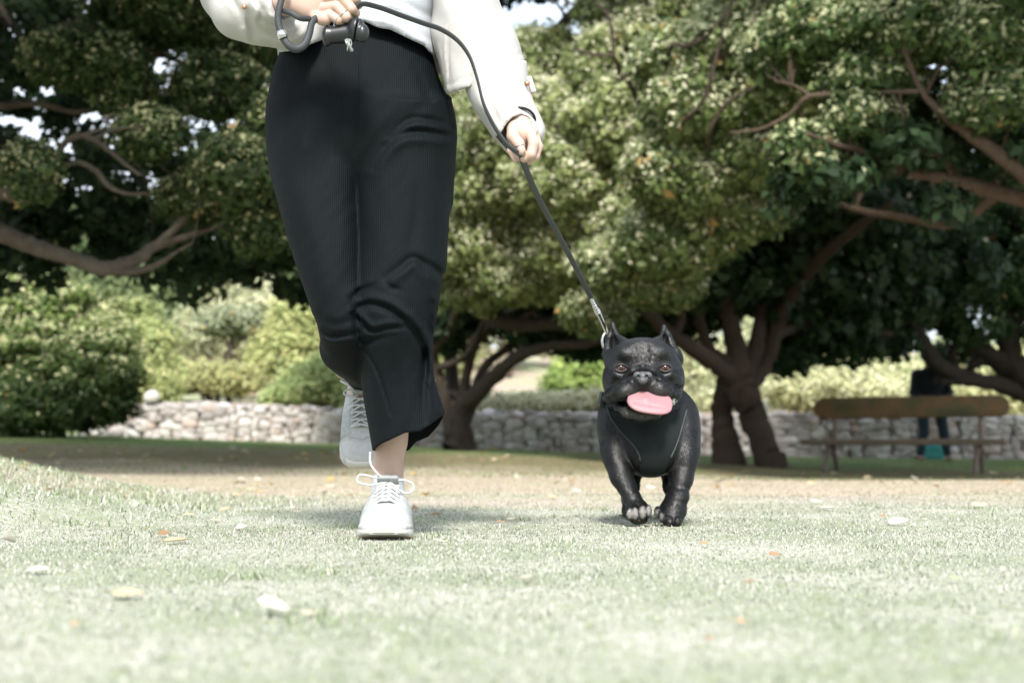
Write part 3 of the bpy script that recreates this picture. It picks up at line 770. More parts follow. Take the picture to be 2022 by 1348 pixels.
def build_shrubs():
    # dark bush left, in front of the wall
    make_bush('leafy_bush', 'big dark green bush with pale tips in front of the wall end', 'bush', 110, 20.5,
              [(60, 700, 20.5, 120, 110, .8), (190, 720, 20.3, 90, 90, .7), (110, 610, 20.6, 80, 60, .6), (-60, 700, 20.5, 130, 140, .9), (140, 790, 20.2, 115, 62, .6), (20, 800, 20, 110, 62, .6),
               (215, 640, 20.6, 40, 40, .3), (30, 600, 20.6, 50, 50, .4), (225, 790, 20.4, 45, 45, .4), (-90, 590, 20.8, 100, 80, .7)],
              21, 1900, 50, 0.17, 0.085, (0.025, 0.055, 0.018), (0.15, 0.22, 0.06), (0.90, 0.88, 0.52), 0.85, pale_lit_top=True)
    pal = lambda s: s
    items = [
        # name, label, px, Y, blobs, clumps, size, dark, light, pale, share
        ('tall_shrub', 'silvery pale shrub rising behind the wall, the tallest one left of the woman', 430, 34, [(430, 600, 34, 60, 55), (400, 660, 34, 60, 50), (480, 650, 34.5, 70, 60), (430, 560, 35, 30, 34), (540, 620, 35, 60, 55), (500, 590, 35.5, 50, 45)], 420, (0.20, 0.26, 0.16), (0.36, 0.42, 0.27), (0.62, 0.64, 0.50), .6),
        ('round_shrub', 'yellow green round shrub behind the wall close to the woman', 585, 31, [(590, 640, 31, 60, 70), (560, 700, 30.5, 70, 50), (640, 690, 31, 60, 70), (620, 600, 31.5, 45, 40)], 420, (0.13, 0.2, 0.07), (0.3, 0.36, 0.16), (0.55, 0.56, 0.32), .5),
        ('leafy_shrub', 'fresh green leafy shrub growing over the wall top beside the raised shoe', 620, 26, [(600, 770, 26, 60, 40, .4), (660, 750, 26.2, 60, 60, .5), (560, 790, 26, 50, 25, .3), (700, 780, 26, 50, 45, .4)], 320, (0.10, 0.18, 0.06), (0.30, 0.40, 0.17), (0.5, 0.56, 0.32), .45),
        ('clipped_hedge', 'low clipped hedge on the terrace above the wall', 420, 30, [(400, 745, 30, 75, 24, .5), (470, 748, 30, 55, 20, .5), (350, 740, 30.3, 40, 28, .5)], 260, (0.14, 0.19, 0.08), (0.28, 0.32, 0.15), (0.46, 0.48, 0.27), .4),
        ('wispy_shrub', 'thin upright shrub with light tips between the dark bush and the hedge', 290, 27, [(300, 700, 27, 50, 70, .5), (270, 650, 27.5, 45, 60, .5), (320, 770, 26.5, 30, 50, .4), (250, 740, 26.5, 45, 60, .5)], 300, (0.10, 0.16, 0.06), (0.25, 0.32, 0.13), (0.5, 0.52, 0.28), .45),
        ('shady_shrub', 'dark green shrub in shade below the boughs of the left tree', 320, 36, [(330, 610, 37, 80, 60), (250, 570, 37, 70, 50), (300, 670, 36, 60, 40), (180, 560, 38, 110, 55)], 340, (0.05, 0.09, 0.04), (0.13, 0.19, 0.08), (0.36, 0.42, 0.26), .25),
        ('bright_shrub', 'bright green rounded shrub just left of the dog head', 1150, 27, [(1150, 730, 27, 55, 36, .5), (1110, 760, 26.6, 30, 26, .3), (1185, 750, 27, 45, 40, .5)], 300, (0.09, 0.17, 0.04), (0.24, 0.36, 0.11), (0.45, 0.52, 0.22), .35),
        ('low_plants', 'pale feathery plants along the wall top between the thin stems and the dog', 1060, 25.4, [(990, 800, 25.4, 50, 18, .3), (1060, 800, 25.4, 60, 16, .3), (1130, 800, 25.4, 60, 18, .3), (1190, 795, 25.4, 40, 22, .3)], 330, (0.22, 0.28, 0.17), (0.42, 0.47, 0.32), (0.68, 0.7, 0.56), .5),
        ('pale_shrub', 'pale green shrub behind the wall between the forked tree and the bench', 1590, 27.5, [(1560, 760, 27.5, 55, 38, .5), (1620, 770, 27.5, 60, 40, .5), (1680, 770, 27, 60, 40, .5), (1740, 780, 27.5, 50, 34, .5)], 430, (0.22, 0.28, 0.16), (0.40, 0.46, 0.28), (0.66, 0.69, 0.5), .5),
        ('sprawling_shrub', 'sprawling light shrub high on the slope above the bench', 1700, 33, [(1640, 725, 33, 80, 36), (1740, 735, 33, 70, 40), (1560, 715, 33.5, 60, 40), (1800, 750, 32, 60, 40), (1900, 720, 33, 80, 60), (1980, 720, 33, 60, 60)], 460, (0.2, 0.27, 0.15), (0.38, 0.45, 0.26), (0.62, 0.66, 0.46), .5),
        ('distant_shrub', 'grey green shrub seen between the trunks of the forked tree and the dog', 1390, 30, [(1390, 740, 30, 60, 50, .6), (1370, 690, 30.5, 50, 40, .6), (1420, 790, 29, 60, 28, .5), (1480, 690, 32, 70, 50), (1530, 640, 34, 60, 60)], 330, (0.17, 0.23, 0.13), (0.35, 0.41, 0.25), (0.6, 0.64, 0.47), .45),
        ('ragged_shrub', 'ragged shrub in the gap below the boughs at the right edge', 1990, 28, [(2000, 790, 27, 60, 30, .4), (2060, 760, 28, 70, 60, .5), (1930, 785, 27, 50, 28, .4)], 230, (0.16, 0.22, 0.1), (0.35, 0.4, 0.22), (0.6, 0.62, 0.42), .5),
        ('tangled_shrub', 'olive green shrub behind the wall hidden partly by the trousers of the woman', 790, 31, [(760, 700, 31, 70, 90), (830, 740, 30, 60, 70), (800, 620, 33, 80, 60)], 380, (0.13, 0.19, 0.08), (0.3, 0.36, 0.17), (0.52, 0.55, 0.34), .45),
        ('hillside_shrub', 'olive shrub far up the slope in the gap under the flowering crown', 1000, 42, [(880, 690, 40, 60, 60), (960, 650, 44, 90, 60), (1100, 650, 46, 110, 50), (860, 770, 30, 40, 34)], 300, (0.14, 0.19, 0.09), (0.3, 0.35, 0.18), (0.5, 0.52, 0.34), .4),
    ]
    for i, (nm, lb, px, Y, bl, nc, dk, lt, pl, sh) in enumerate(items):
        make_bush(nm, lb, 'shrub', px, Y, bl, 40 + i, nc, 34, 0.011 * Y * 0.9, 0.0042 * Y, tuple(np.array(dk) * (1.7, 1.45, 1.4) + .01), tuple(np.array(lt) * (1.75, 1.5, 1.45)), tuple(np.minimum(np.array(pl) * (1.5, 1.4, 1.3), (.88, .86, .70))), sh + .12)
    # small bare-stemmed tree on the terrace
    make_tree('young_tree', 'small tree with a dark vase of bare stems on the terrace above the wall', 'tree', gbase(455, 31),
              [[(452, 712, 31, 10), (455, 690, 31, 9), (445, 668, 31, 6), (432, 645, 31, 3)], [(455, 690, 31, 7), (462, 665, 31, 5), (475, 640, 31, 3)], [(455, 690, 31, 6), (455, 660, 31, 4), (452, 635, 31, 3)],
               [(455, 692, 31, 5), (480, 668, 31, 4), (495, 655, 31, 2)], [(452, ground_py(455, 31), 31, 12), (452, 712, 31, 10)]],
              [(455, 632, 31, 55, 20, .5), (420, 645, 31, 30, 15, .3), (495, 645, 31, 28, 15, .3)], 60, 120, 34, .28, .14, (0.2, 0.24, 0.13), (0.36, 0.4, 0.25), (0.62, 0.62, 0.46), .5, twigs=0.2, bark=(0.09, 0.07, 0.06))
    # far belt of trees closing the view above the slope
    for i, (px, Y, r) in enumerate([(-500, 62, 380), (-100, 60, 340), (250, 58, 320), (620, 60, 330), (960, 62, 330), (1350, 66, 330), (1750, 64, 330), (2200, 62, 350), (2700, 62, 380)]):
        base = gbase(px, Y); gp = ground_py(px, Y)
        rng = np.random.default_rng(80 + i)
        h = (gp - 380)
        bl = [(px + rng.uniform(-.6, .6) * r * .6, gp - h * rng.uniform(.35, .8), Y + rng.uniform(-2, 2), r * rng.uniform(.3, .5), h * rng.uniform(.25, .36), 3) for _ in range(11)]
        names = ['leftmost of the far trees beyond the frame of the photo', 'second of the far trees, behind the left spreading tree', 'far tree behind the silvery shrub', 'far tree straight behind the woman',
                 'far tree behind the flowering crown', 'far tree behind the forked trunks', 'far tree behind the gnarled branches', 'far tree beyond the right edge bush', 'rightmost of the far trees']
        make_tree('distant_tree', names[i], 'tree', base, [[(px, gp + 4, Y, 16), (px + 6, gp - h * .35, Y, 12), (px - 5, gp - h * .8, Y, 5)]], bl, 90 + i, 420, 30, .75, .40, (0.06, 0.1, 0.04), (0.16, 0.22, 0.09), (0.4, 0.44, 0.28), .25,
                  twigs=.08, group='trees on the far slope')

# ---------------------------------------------------------------- stone wall
def stone(rng, c, s, R=None):
    V, F = sph_mesh((0, 0, 0), (1, 1, 1), 9, 6)
    # squarish rounded block with dents
    p = 0.62
    V = np.sign(V) * np.abs(V) ** p
    V = V / np.abs(V).max()
    ph = rng.uniform(0, 6, 6)
    V = V * (1 + 0.10 * np.sin(V[:, [1]] * 3 + ph[0]) + 0.09 * np.sin(V[:, [2]] * 4 + ph[1]) + 0.07 * np.sin(V[:, [0]] * 4 + ph[2]))
    V = V * np.asarray(s) / 2
    R0 = rotm(rng.normal(0, 6), rng.normal(0, 9), rng.normal(0, 6)) if R is None else R
    return V @ R0.T + np.asarray(c), F

def stone_col(rng):
    base = np.array([(0.42, 0.39, 0.375), (0.48, 0.46, 0.44), (0.36, 0.33, 0.315), (0.39, 0.31, 0.27), (0.54, 0.52, 0.50), (0.28, 0.26, 0.25)])[rng.choice(6, p=[.3, .22, .16, .1, .14, .08])]
    return base * rng.uniform(0.85, 1.12)

def build_wall():
    rng = np.random.default_rng(5)
    root = empty('stone_wall', (0, 24.2, float(ground_z(0, 24.2))))
    tag(root, 'low pale rubble stone wall running along the back of the lawn', 'wall')
    acc = Acc()
    def wy(x): return 24.2 - 0.02 * x
    def top(x):
        px = 1011 + x * FOC / 24.2
        tpy = np.interp(px, [0, 150, 270, 400, 700, 950, 1200, 1600, 2022, 2600], [862, 858, 800, 797, 812, 816, 820, 820, 825, 828])
        return at(px, tpy, 24.2).z
    x = -8.4
    core_x = np.arange(-6.4, 14.2, .2)
    # mortar core
    Vc = []; 
    for xx in core_x:
        z0 = float(ground_z(xx, 24.2)) - .1; z1 = top(xx) - .05
        y = wy(xx)
        Vc += [(xx, y, z0), (xx, y, z1), (xx, y + .5, z1), (xx, y + .5, z0)]
    Vc = np.array(Vc); n = len(core_x)
    i = np.arange(n - 1)[:, None] * 4; j = np.arange(4)[None]
    F = np.stack([i + j, i + (j + 1) % 4, i + 4 + (j + 1) % 4, i + 4 + j], -1).reshape(-1, 4)[:, ::-1]
    acc.add(Vc, F, (0.34, 0.31, 0.28))
    z_rows = 0
    while x < 14.0:
        w = rng.uniform(.09, .30)
        z0 = float(ground_z(x, 24.2)) - .04; zt = top(x)
        z = z0
        while z < zt - .04:
            h = min(rng.uniform(.06, .20), max(zt - z, .05))
            ww = w * rng.uniform(.75, 1.15)
            acc.add(*stone(rng, (x + rng.normal(0, .03), wy(x) - .0, z + h / 2), (ww * 1.2, .22, h * 1.2)), stone_col(rng))
            if ww < w * .85: acc.add(*stone(rng, (x + w * .5, wy(x) + .02, z + h / 2), (w * .4, .26, h * .8)), stone_col(rng))
            z += h * .88
        # coping
        if x > -6.3:
            acc.add(*stone(rng, (x, wy(x) + .16, zt), (w * 1.15, .5, .09)), stone_col(rng) * 1.05)
        x += w * .9
    acc.build('masonry', M_stone, root)
    # loose stones tumbled at the left end, one of them lying on the wall top
    spots = [(300, 784, 24.2, 30, 24), (250, 806, 23.9, 18, 14), (215, 826, 23.7, 22, 14), (188, 838, 23.5, 16, 11), (232, 840, 23.4, 26, 16), (165, 851, 23.4, 18, 10), (205, 851, 23.2, 22, 13), (120, 852, 23.3, 16, 10),
             (20, 852, 23.2, 18, 11), (45, 848, 23.3, 14, 11), (262, 852, 23.1, 28, 16)]
    names = ['square white stone lying on the left end of the wall top', 'small stone on the broken slope of the wall end, topmost', 'pale stone half way up the broken wall end', 'small grey stone low on the broken wall end',
             'broad stone leaning against the broken wall end', 'flat stone at the foot of the wall end next to the dark bush', 'rounded stone at the foot of the wall end', 'little pale stone under the dark bush edge',
             'pale stone left under the dark bush at the frame edge', 'stone right beside the one at the frame edge under the bush', 'large pale stone at the foot of the wall, rightmost of the fallen ones']
    for k, (px, py, Y, w, h) in enumerate(spots):
        c = at(px, py, Y); s = ppm(Y)
        a = Acc(); 
        zz = c.z if k in (0, 1, 2) else float(ground_z(c.x, Y)) + h / s * .42
        if k == 0: zz = top(c.x) + .05 + h / s * .42
        a.add(*stone(rng, (c.x, Y, zz), (w / s, w / s * .8, h / s)), (0.52, 0.50, 0.47) if k % 3 == 0 else stone_col(rng) * 1.1)
        o = a.build('loose_stone', M_stone)
        tag(o, names[k], 'stone', 'loose stones at the wall end')
# ---------------------------------------------------------------- the dog
def fur_material(name, gloss=0.42):
    m = mat(name, rough=gloss, attr=True, noise=(300, 0.35, (0.014, 0.0135, 0.013)), bump=(900, 0.30, 0.0010), spec=0.44, sheen=0.0)
    return m

def build_dog():
    Y0 = 3.35
    s = ppm(Y0)                                   # photo pixels per metre at the dog
    def D(px, py, dy=0.0):
        return np.array(at(px, py, Y0 + dy)[:])
    def r(*a): return np.array(a) / s
    base = at(1290, 1035, Y0)
    root = empty('dog', (base.x, Y0 + .1, 0.0))
    tag(root, 'black short haired dog with cropped ears and tongue out, trotting in a dark harness', 'dog')
    lo = D(1160, 1060, -.16); hi = D(1410, 625, .62)
    lo = np.array([min(lo[0], hi[0]) - .01, Y0 - .17, -0.005]); hi = np.array([at(1405, 800, Y0).x + .05, Y0 + .64, at(1280, 630, Y0).z + .02])
    body_lo = lo.copy()
    Fd = Field(lo, hi, 0.0018)
    # ---------- trunk: deep chest, ribcage, loin, rump
    Fd.ell(D(1283, 862, .07), r(86, 95, 78), k=.02)
    Fd.ell(D(1283, 870, .22), r(76, 150, 70), k=.05)
    Fd.ell(D(1285, 880, .40), r(62, 110, 56), k=.05)
    Fd.ell(D(1285, 893, -.005), r(44, 42, 44), k=.04)         # breast
    # shoulders and upper arms
    Fd.ell(D(1216, 868, .035), r(33, 45, 66), rotm(0, -8, 0), k=.03)
    Fd.ell(D(1351, 865, .035), r(31, 45, 68), rotm(0, 6, 0), k=.03)
    Fd.ell(D(1215, 903, .008), r(21, 30, 34), rotm(0, -12, 0), k=.02)
    Fd.ell(D(1354, 900, .008), r(20, 30, 38), rotm(0, 6, 0), k=.02)
    # neck
    Fd.cap(D(1270, 760, .03), D(1280, 845, .08), .083, .098, k=.03)
    Fd.ell(D(1340, 815, .05), r(30, 40, 40), k=.03)
    Fd.ell(D(1212, 820, .05), r(26, 40, 42), k=.03)
    # ---------- front legs
    L = [D(1212, 892, .01), D(1226, 940, -.015), D(1249, 985, -.03), D(1258, 1004, -.035)]
    Fd.chain(L, [.027, .0225, .0175, .019], k=.016)
    Fd.cap(D(1226, 925, -.01), D(1237, 955, -.02), .0225, .019, k=.012)
    R = [D(1356, 893, .01), D(1345, 945, -.005), D(1334, 985, -.015), D(1330, 1008, -.01)]
    Fd.chain(R, [.028, .0245, .0205, .024], k=.016)
    Fd.ell(D(1340, 980, -.02), r(20, 20, 16), k=.012)         # wrist
    # left paw, lifted, pads towards the camera
    Fd.ell(D(1260, 1008, -.045), r(23, 20, 20), k=.012)
    for (x, y, rx, rz) in ((1243, 1014, 7.5, 12), (1254, 1011, 8.5, 14), (1269, 1010, 8.5, 14), (1280, 1008, 6.5, 12)):
        Fd.ell(D(x, y, -.066), r(rx, 9, rz), k=.0025)
    Fd.ell(D(1261, 1026, -.05), r(17, 14, 8), k=.008)
    # right paw, knuckled over and tipped down
    Fd.ell(D(1328, 1008, -.02), r(27, 26, 22), k=.012)
    Fd.ell(D(1326, 1024, -.03), r(20, 20, 14), k=.01)
    for (x, y, rx, rz) in ((1299, 1010, 7, 11), (1309, 1020, 8, 11), (1322, 1028, 8.5, 11), (1337, 1028, 8, 10)):
        Fd.ell(D(x, y, -.048), r(rx, 10, rz), k=.003)
    # ---------- hind legs (thigh, hock, paw) gathered under the body
    for sx, dz in ((-1, 0), (1, .012)):
        cx = 1286 + sx * 42
        Fd.ell(D(cx, 905, .46), r(26, 62, 50), k=.03)
        Fd.chain([D(cx, 925, .45), D(cx + sx * 3, 960, .36), D(cx + sx * 2, 985, .44), D(cx, 1008, .41)], [.034, .026, .017, .017], k=.015)
        q = D(cx, 1008, .41)
        Fd.ell((q[0], q[1] - .02, .02 + dz), (.022, .034, .016), k=.012)
        Fd.cap(q, (q[0], q[1], .03 + dz), .017, .018, k=.01)
    Fd.cap(D(1286, 835, .56), D(1286, 825, .60), .016, .008, k=.012)     # docked tail
    # ---------- head
    Fd.ell(D(1270, 735, -.035), r(72, 66, 60), k=.03)                     # skull
    Fd.ell(D(1268, 705, -.03), r(62, 60, 36), k=.02)
    Fd.ell(D(1222, 752, -.035), r(31, 50, 38), k=.02)                      # cheeks
    Fd.ell(D(1320, 752, -.035), r(30, 50, 40), k=.02)
    Fd.ell(D(1336, 704, -.01), r(12, 24, 20), rotm(0, -20, 0), k=.008)      # fold at the ear root
    Fd.ell(D(1204, 707, -.01), r(11, 24, 19), rotm(0, 14, 0), k=.008)
    Fd.ell(D(1269, 803, -.055), r(56, 50, 23), k=.015)                       # jaw
    # brows and cheek bones
    Fd.ell(D(1241, 702, -.086), r(22, 16, 14), rotm(0, 12, 0), k=.010)
    Fd.ell(D(1299, 701, -.086), r(22, 16, 14), rotm(0, -12, 0), k=.010)
    Fd.ell(D(1270, 690, -.082), r(26, 14, 16), k=.014)
    Fd.ell(D(1223, 741, -.095), r(17, 14, 9), rotm(0, 15, 0), k=.008)
    Fd.ell(D(1317, 741, -.095), r(17, 14, 9), rotm(0, -15, 0), k=.008)
    # sockets
    for x in (1225.5, 1313):
        Fd.ell(D(x, 727, -.119), r(12.5, 12, 10), k=.006, op='s')
    # muzzle
    Fd.ell(D(1269, 752, -.10), r(40, 34, 27), k=.012)
    Fd.ell(D(1236, 769, -.105), r(32, 32, 21), rotm(0, -16, 0), k=.006)
    Fd.ell(D(1300, 766, -.105), r(30, 32, 21), rotm(0, 16, 0), k=.006)
    Fd.ell(D(1208, 780, -.07), r(17, 28, 15), rotm(0, -30, 0), k=.008)
    Fd.ell(D(1330, 778, -.07), r(15, 28, 17), rotm(0, 30, 0), k=.008)
    # wrinkle roll over the nose
    Fd.chain([D(1239, 743, -.118), D(1249, 731, -.134), D(1269, 724.5, -.141), D(1290, 731, -.134), D(1299, 744, -.118)], [.0065, .0075, .0075, .0075, .0065], k=.004)
    # open mouth and lower lip
    Fd.chain([D(1216, 793, -.115), D(1242, 793, -.13), D(1266, 789, -.135), D(1300, 796, -.13), D(1326, 793, -.115)], [.006, .011, .015, .012, .005], k=.004, op='s')
    Fd.ell(D(1266, 784, -.14), r(10, 14, 8), k=.004, op='s')
    Fd.chain([D(1218, 800, -.092), D(1240, 815, -.112), D(1268, 821, -.120), D(1294, 817, -.112), D(1320, 803, -.09)], [.008, .0105, .011, .0105, .008], k=.008)
    # creases
    def crease(pts, rad, dy, k=.003):
        Fd.chain([D(x, y, dy + (q if q else 0)) for (x, y, q) in pts], [rad] * len(pts), k=k, op='s')
    crease([(1254, 712, -.113), (1251, 700, -.111), (1254, 688, -.105)], .0028, 0, .005)
    crease([(1286, 712, -.113), (1289, 700, -.111), (1285, 687, -.105)], .0028, 0, .005)
    crease([(1270, 715, -.119), (1270, 700, -.115), (1270, 688, -.108)], .0026, 0, .006)
    crease([(1229, 712, -.115), (1243, 709, -.119), (1254, 714, -.122)], .0035, 0, .005)
    crease([(1285, 714, -.122), (1297, 709, -.119), (1310, 711, -.115)], .0035, 0, .005)
    crease([(1236, 752, -.131), (1243, 742, -.134), (1252, 736, -.146), (1269, 733, -.152), (1287, 736, -.146), (1297, 744, -.134), (1308, 757, -.128), (1318, 770, -.112)], .0028, 0, .003)
    crease([(1236, 752, -.131), (1222, 758, -.122), (1206, 762, -.098), (1194, 769, -.07)], .0030, 0, .004)
    crease([(1325, 758, -.108), (1338, 763, -.085), (1347, 760, -.065)], .0028, 0, .004)
    crease([(1269, 762, -.152), (1269, 771, -.150), (1268, 781, -.146)], .0022, 0, .003)
    crease([(1256, 893, -.07), (1263, 915, -.06), (1264, 938, -.045)], .006, 0, .012)
    crease([(1322, 893, -.07), (1314, 915, -.06), (1311, 934, -.045)], .006, 0, .012)
    # ears, cropped to thin points, hollow in front
    for side, tip, b0, b1, bc in ((-1, (1210, 640), (1197, 700), (1234, 676), (1213, 692)), (1, (1311, 646), (1326, 682), (1298, 674), (1313, 686))):
        T = D(tip[0], tip[1], .01); A = D(b0[0], b0[1], .0); Bq = D(b1[0], b1[1], -.03); Cq = D(bc[0], bc[1], .01)
        mid = (T + Cq) / 2
        Fd.chain([A, (A * .45 + T * .55) + np.array([side * .001, .0, 0]), T], [.010, .007, .0032], k=.006)
        Fd.chain([Bq, (Bq * .55 + T * .45) + np.array([side * .006, .004, -.004]), T], [.010, .006, .0032], k=.006)
        Fd.chain([Cq + np.array([0, .012, -.004]), mid + np.array([0, .008, -.004]), T], [.016, .009, .003], k=.006)
        Fd.chain([D(bc[0] + side * 1, bc[1] - 6, .012), D(bc[0] + side * 0, bc[1] - 26, .012)], [.017, .010], k=.006)
        Fd.ell(D(bc[0] + side * 1, bc[1] - 14, -.014), r(7, 13, 20), rotm(0, 6 * side, 0), k=.004, op='s')
    V, F = Fd.mesh()
    px, py = to_px(V)
    # colour patches of the coat; on the brow also painted fold shade and sheen
    rng = np.random.default_rng(3)
    col = np.full((len(V), 3), (0.0055, 0.0058, 0.0064))
    yy = V[:, 1] - Y0
    def patch(cx, cy, rx, ry, c, ymax=.0, soft=.35, a=1.0):
        d = np.sqrt(((px - cx) / rx) ** 2 + ((py - cy) / ry) ** 2)
        w = np.clip((1 + soft - d) / (2 * soft), 0, 1) * (yy < ymax) * a
        col[:] = col * (1 - w[:, None]) + np.array(c) * w[:, None]
    patch(1268, 812, 34, 12, (0.075, 0.072, 0.062), -.08, .5, .9)      # greying chin
    patch(1296, 776, 22, 9, (0.05, 0.049, 0.046), -.08, .6, .8)
    patch(1243, 776, 20, 9, (0.032, 0.031, 0.03), -.08, .6, .8)
    patch(1270, 702, 19, 17, (0.002, 0.002, 0.0022), -.05, .45, .95)  # frown: dark hair plus shade of the folds put into the colour
    patch(1268, 690, 50, 16, (0.014, 0.014, 0.0145), -.04, .5, .5)  # grey sheen of the forehead painted into the fur
    patch(1270, 703, 17, 15, (0.002, 0.002, 0.0022), -.05, .45, .9)
    patch(1240, 707, 15, 7, (0.003, 0.003, 0.0032), -.05, .5, .9)
    patch(1299, 706, 15, 7, (0.003, 0.003, 0.0032), -.05, .5, .9)
    patch(1269, 743, 16, 12, (0.035, 0.037, 0.04), -.12, .2, 1)
    for x, y, a, b in ((1244, 1013, 5.0, 9), (1254, 1013, 6.4, 10), (1269, 1010, 6.4, 11), (1281, 1007, 4.0, 9)):
        patch(x, y, a, b, (0.20, 0.19, 0.18), -.03, .22, 1)
    patch(1296, 1012, 3.6, 8, (0.15, 0.14, 0.13), -.03, .25, 1)
    patch(1306, 1019, 3.6, 7, (0.12, 0.11, 0.10), -.03, .25, 1)
    M_fur = fur_material('black_fur')
    link('body', np_mesh('body', V, F, col), M_fur, root)
    # short coat: fine hairs lying back along the skin
    fn = np.cross(V[F[:, 2]] - V[F[:, 0]], V[F[:, 3]] - V[F[:, 1]])
    ar = np.linalg.norm(fn, axis=1); fn /= ar[:, None] + 1e-12
    nh = 300000
    pk = rng.choice(len(F), nh, p=ar / ar.sum())
    w4 = rng.dirichlet((1, 1, 1, 1), nh)
    hp = np.einsum('ij,ijk->ik', w4, V[F[pk]]); hn = fn[pk]
    hx, hy = to_px(hp)
    facing = (hn[:, 1] < .45)
    flow = np.stack([(hp[:, 0] - base.x) * 1.6, np.full(nh, .25), np.where(hy < 725, .35, -.8)], -1) + rng.normal(0, .22, (nh, 3))
    flow -= hn * np.sum(flow * hn, axis=1)[:, None]; flow /= np.linalg.norm(flow, axis=1)[:, None] + 1e-9
    noseish = (np.hypot((hx - 1269) / 20, (hy - 743) / 15) < 1) & (hp[:, 1] < Y0 - .1)
    eyeish = (np.minimum(np.hypot(hx - 1225.7, hy - 727), np.hypot(hx - 1313, hy - 727)) < 15) & (hp[:, 1] < Y0 - .06)
    keep = facing & ~noseish & ~eyeish
    hp, hn, flow, hx, hy = hp[keep], hn[keep], flow[keep], hx[keep], hy[keep]
    n_ = len(hp); ln_ = (rng.uniform(.0035, .0065, n_) * np.where(hy < 840, .8, 1.0))[:, None]; wd = .00042
    sd_ = np.cross(hn, flow)
    tip = hp + (flow * .95 + hn * rng.uniform(.10, .42, (n_, 1))) * ln_
    HV = np.stack([hp - sd_ * wd, hp + sd_ * wd, tip], 1).reshape(-1, 3)
    src = col[F[pk[keep], 0]] * rng.uniform(.7, 1.4, (n_, 1)) * np.where(rng.uniform(0, 1, (n_, 1)) < .02, 3, 1)
    link('coat', np_mesh('coat', HV, np.arange(n_ * 3).reshape(-1, 3), np.repeat(src, 3, 0)), mat('hair_coat', rough=.40, attr=True, spec=.36), root, smooth=False)
    # mouth lining
    M_mouth = mat('mouth_lining', (0.03, 0.012, 0.012), 0.4)
    # ---------- nose leather
    Fn = Field(D(1245, 768, -.19), D(1293, 722, -.08) + np.array([0, .02, 0]), .0009)
    Fn.lo = Fn.lo
    Fn.ell(D(1269, 744, -.140), r(16.5, 13, 11), k=.004)
    Fn.ell(D(1259, 741, -.148), r(8.5, 9, 7.5), k=.003)
    Fn.ell(D(1279, 741, -.148), r(8.5, 9, 7.5), k=.003)
    Fn.ell(D(1269, 751, -.147), r(9, 8, 7), k=.003)
    for sg in (-1, 1):
        Fn.ell(D(1269 + sg * 8, 743, -.160), r(3.4, 8, 4.2), rotm(0, 25 * sg, 0), k=.0012, op='s')
        Fn.ell(D(1269 + sg * 12.5, 746, -.158), r(3.6, 6, 1.6), rotm(0, -20 * sg, 0), k=.001, op='s')
    Fn.cap(D(1269, 746, -.163), D(1269, 760, -.156), .0009, k=.0008, op='s')
    v, f = Fn.mesh()
    link('nose', np_mesh('nose', v, f), mat('nose_leather', (0.075, 0.078, 0.083), 0.40, bump=(500, .4, .001)), root)
    # ---------- eyes
    M_eye = mat('dog_eye', rough=0.06, attr=True, spec=0.6)
    M_lid = mat('eyelid', (0.02, 0.019, 0.019), 0.4)
    for x, y in ((1225.7, 727.0), (1313, 727.0)):
        c = D(x, y, -.0985)
        v, f = sph_mesh((0, 0, 0), (.0135,) * 3, 28, 18)
        a = np.arctan2(np.hypot(v[:, 0], v[:, 2] - .0), -v[:, 1])
        cc = np.where(a[:, None] < .42, (0.010, 0.006, 0.006), np.where(a[:, None] < .80, (0.085, 0.036, 0.024), np.where(v[:, 2:3] > .003, (0.012, 0.009, 0.009), (0.15, 0.07, 0.06))))
        eye = link('eye', np_mesh('eye', v + c, f, cc), M_eye, root)
        acc = Acc()
        for up in (1, -1):
            rows = []
            for t in np.linspace(-1, 1, 9):
                rows.append(c + np.array([t * .0142, -.0092 - .0032 * (1 - t * t), up * (.0086 if up > 0 else .0080) * (1 - t * t) ** .7]))
            acc.add(*tube_mesh(spline(rows, 2), np.full(17, .0026 if up > 0 else .0018), 6))
        acc.build('eyelid', M_lid, eye)
    # ---------- tongue
    Ft = Field(D(1235, 836, -.21), D(1335, 755, -.05) + np.array([0, .03, 0]), .0014)
    Ft.chain([D(1262, 792, -.09), D(1275, 792, -.135)], [.012, .010], k=.01)
    Ft.sell(D(1284, 794, -.139), r(42, 5.0, 28), rotm(-38, 8, 0), 2.8, k=.005)
    Ft.ell(D(1258, 794, -.136), r(15, 5, 14), rotm(-30, 8, 0), k=.008)
    Ft.chain([D(1256, 795, -.150), D(1285, 799, -.152), D(1310, 802, -.154)], [.0012, .0014, .0008], k=.005, op='s')
    v, f = Ft.mesh()
    link('tongue', np_mesh('tongue', v, f), mat('tongue', (0.29, 0.15, 0.165), 0.5, sss=.3, bump=(700, .25, .001)), root)
    # fangs / lip tufts
    acc = Acc()
    for q in range(16):
        p = D(1327 + rng.uniform(-2, 4), 794 + rng.uniform(-4, 4), -.108)
        e = p + np.array([rng.uniform(.002, .010), -.004, rng.uniform(-.004, .007)])
        acc.add(*tube_mesh([p, (p + e) / 2 + np.array([0, -.001, 0]), e], [.0006, .0004, .0002], 4))
    acc.build('whisker', mat('pale_hair', (0.5, 0.5, 0.47), .6), root)
    # ---------- harness: a shell lying on the coat
    f = Fd.f
    X, Yg, Z = Fd.grid()
    # pixel coordinates of grid columns at breast depth
    dep = Yg * math.cos(PITCH) + (Z - CAM_Z) * math.sin(PITCH)
    PX = 1011 + FOC * X / dep
    PY = 674 - FOC * (-Yg * math.sin(PITCH) + (Z - CAM_Z) * math.cos(PITCH)) / dep
    left = np.interp(PY, [780, 801, 830, 852, 870, 883, 905, 935, 960], [1186, 1197, 1210, 1226, 1243, 1254, 1263, 1262, 1262])
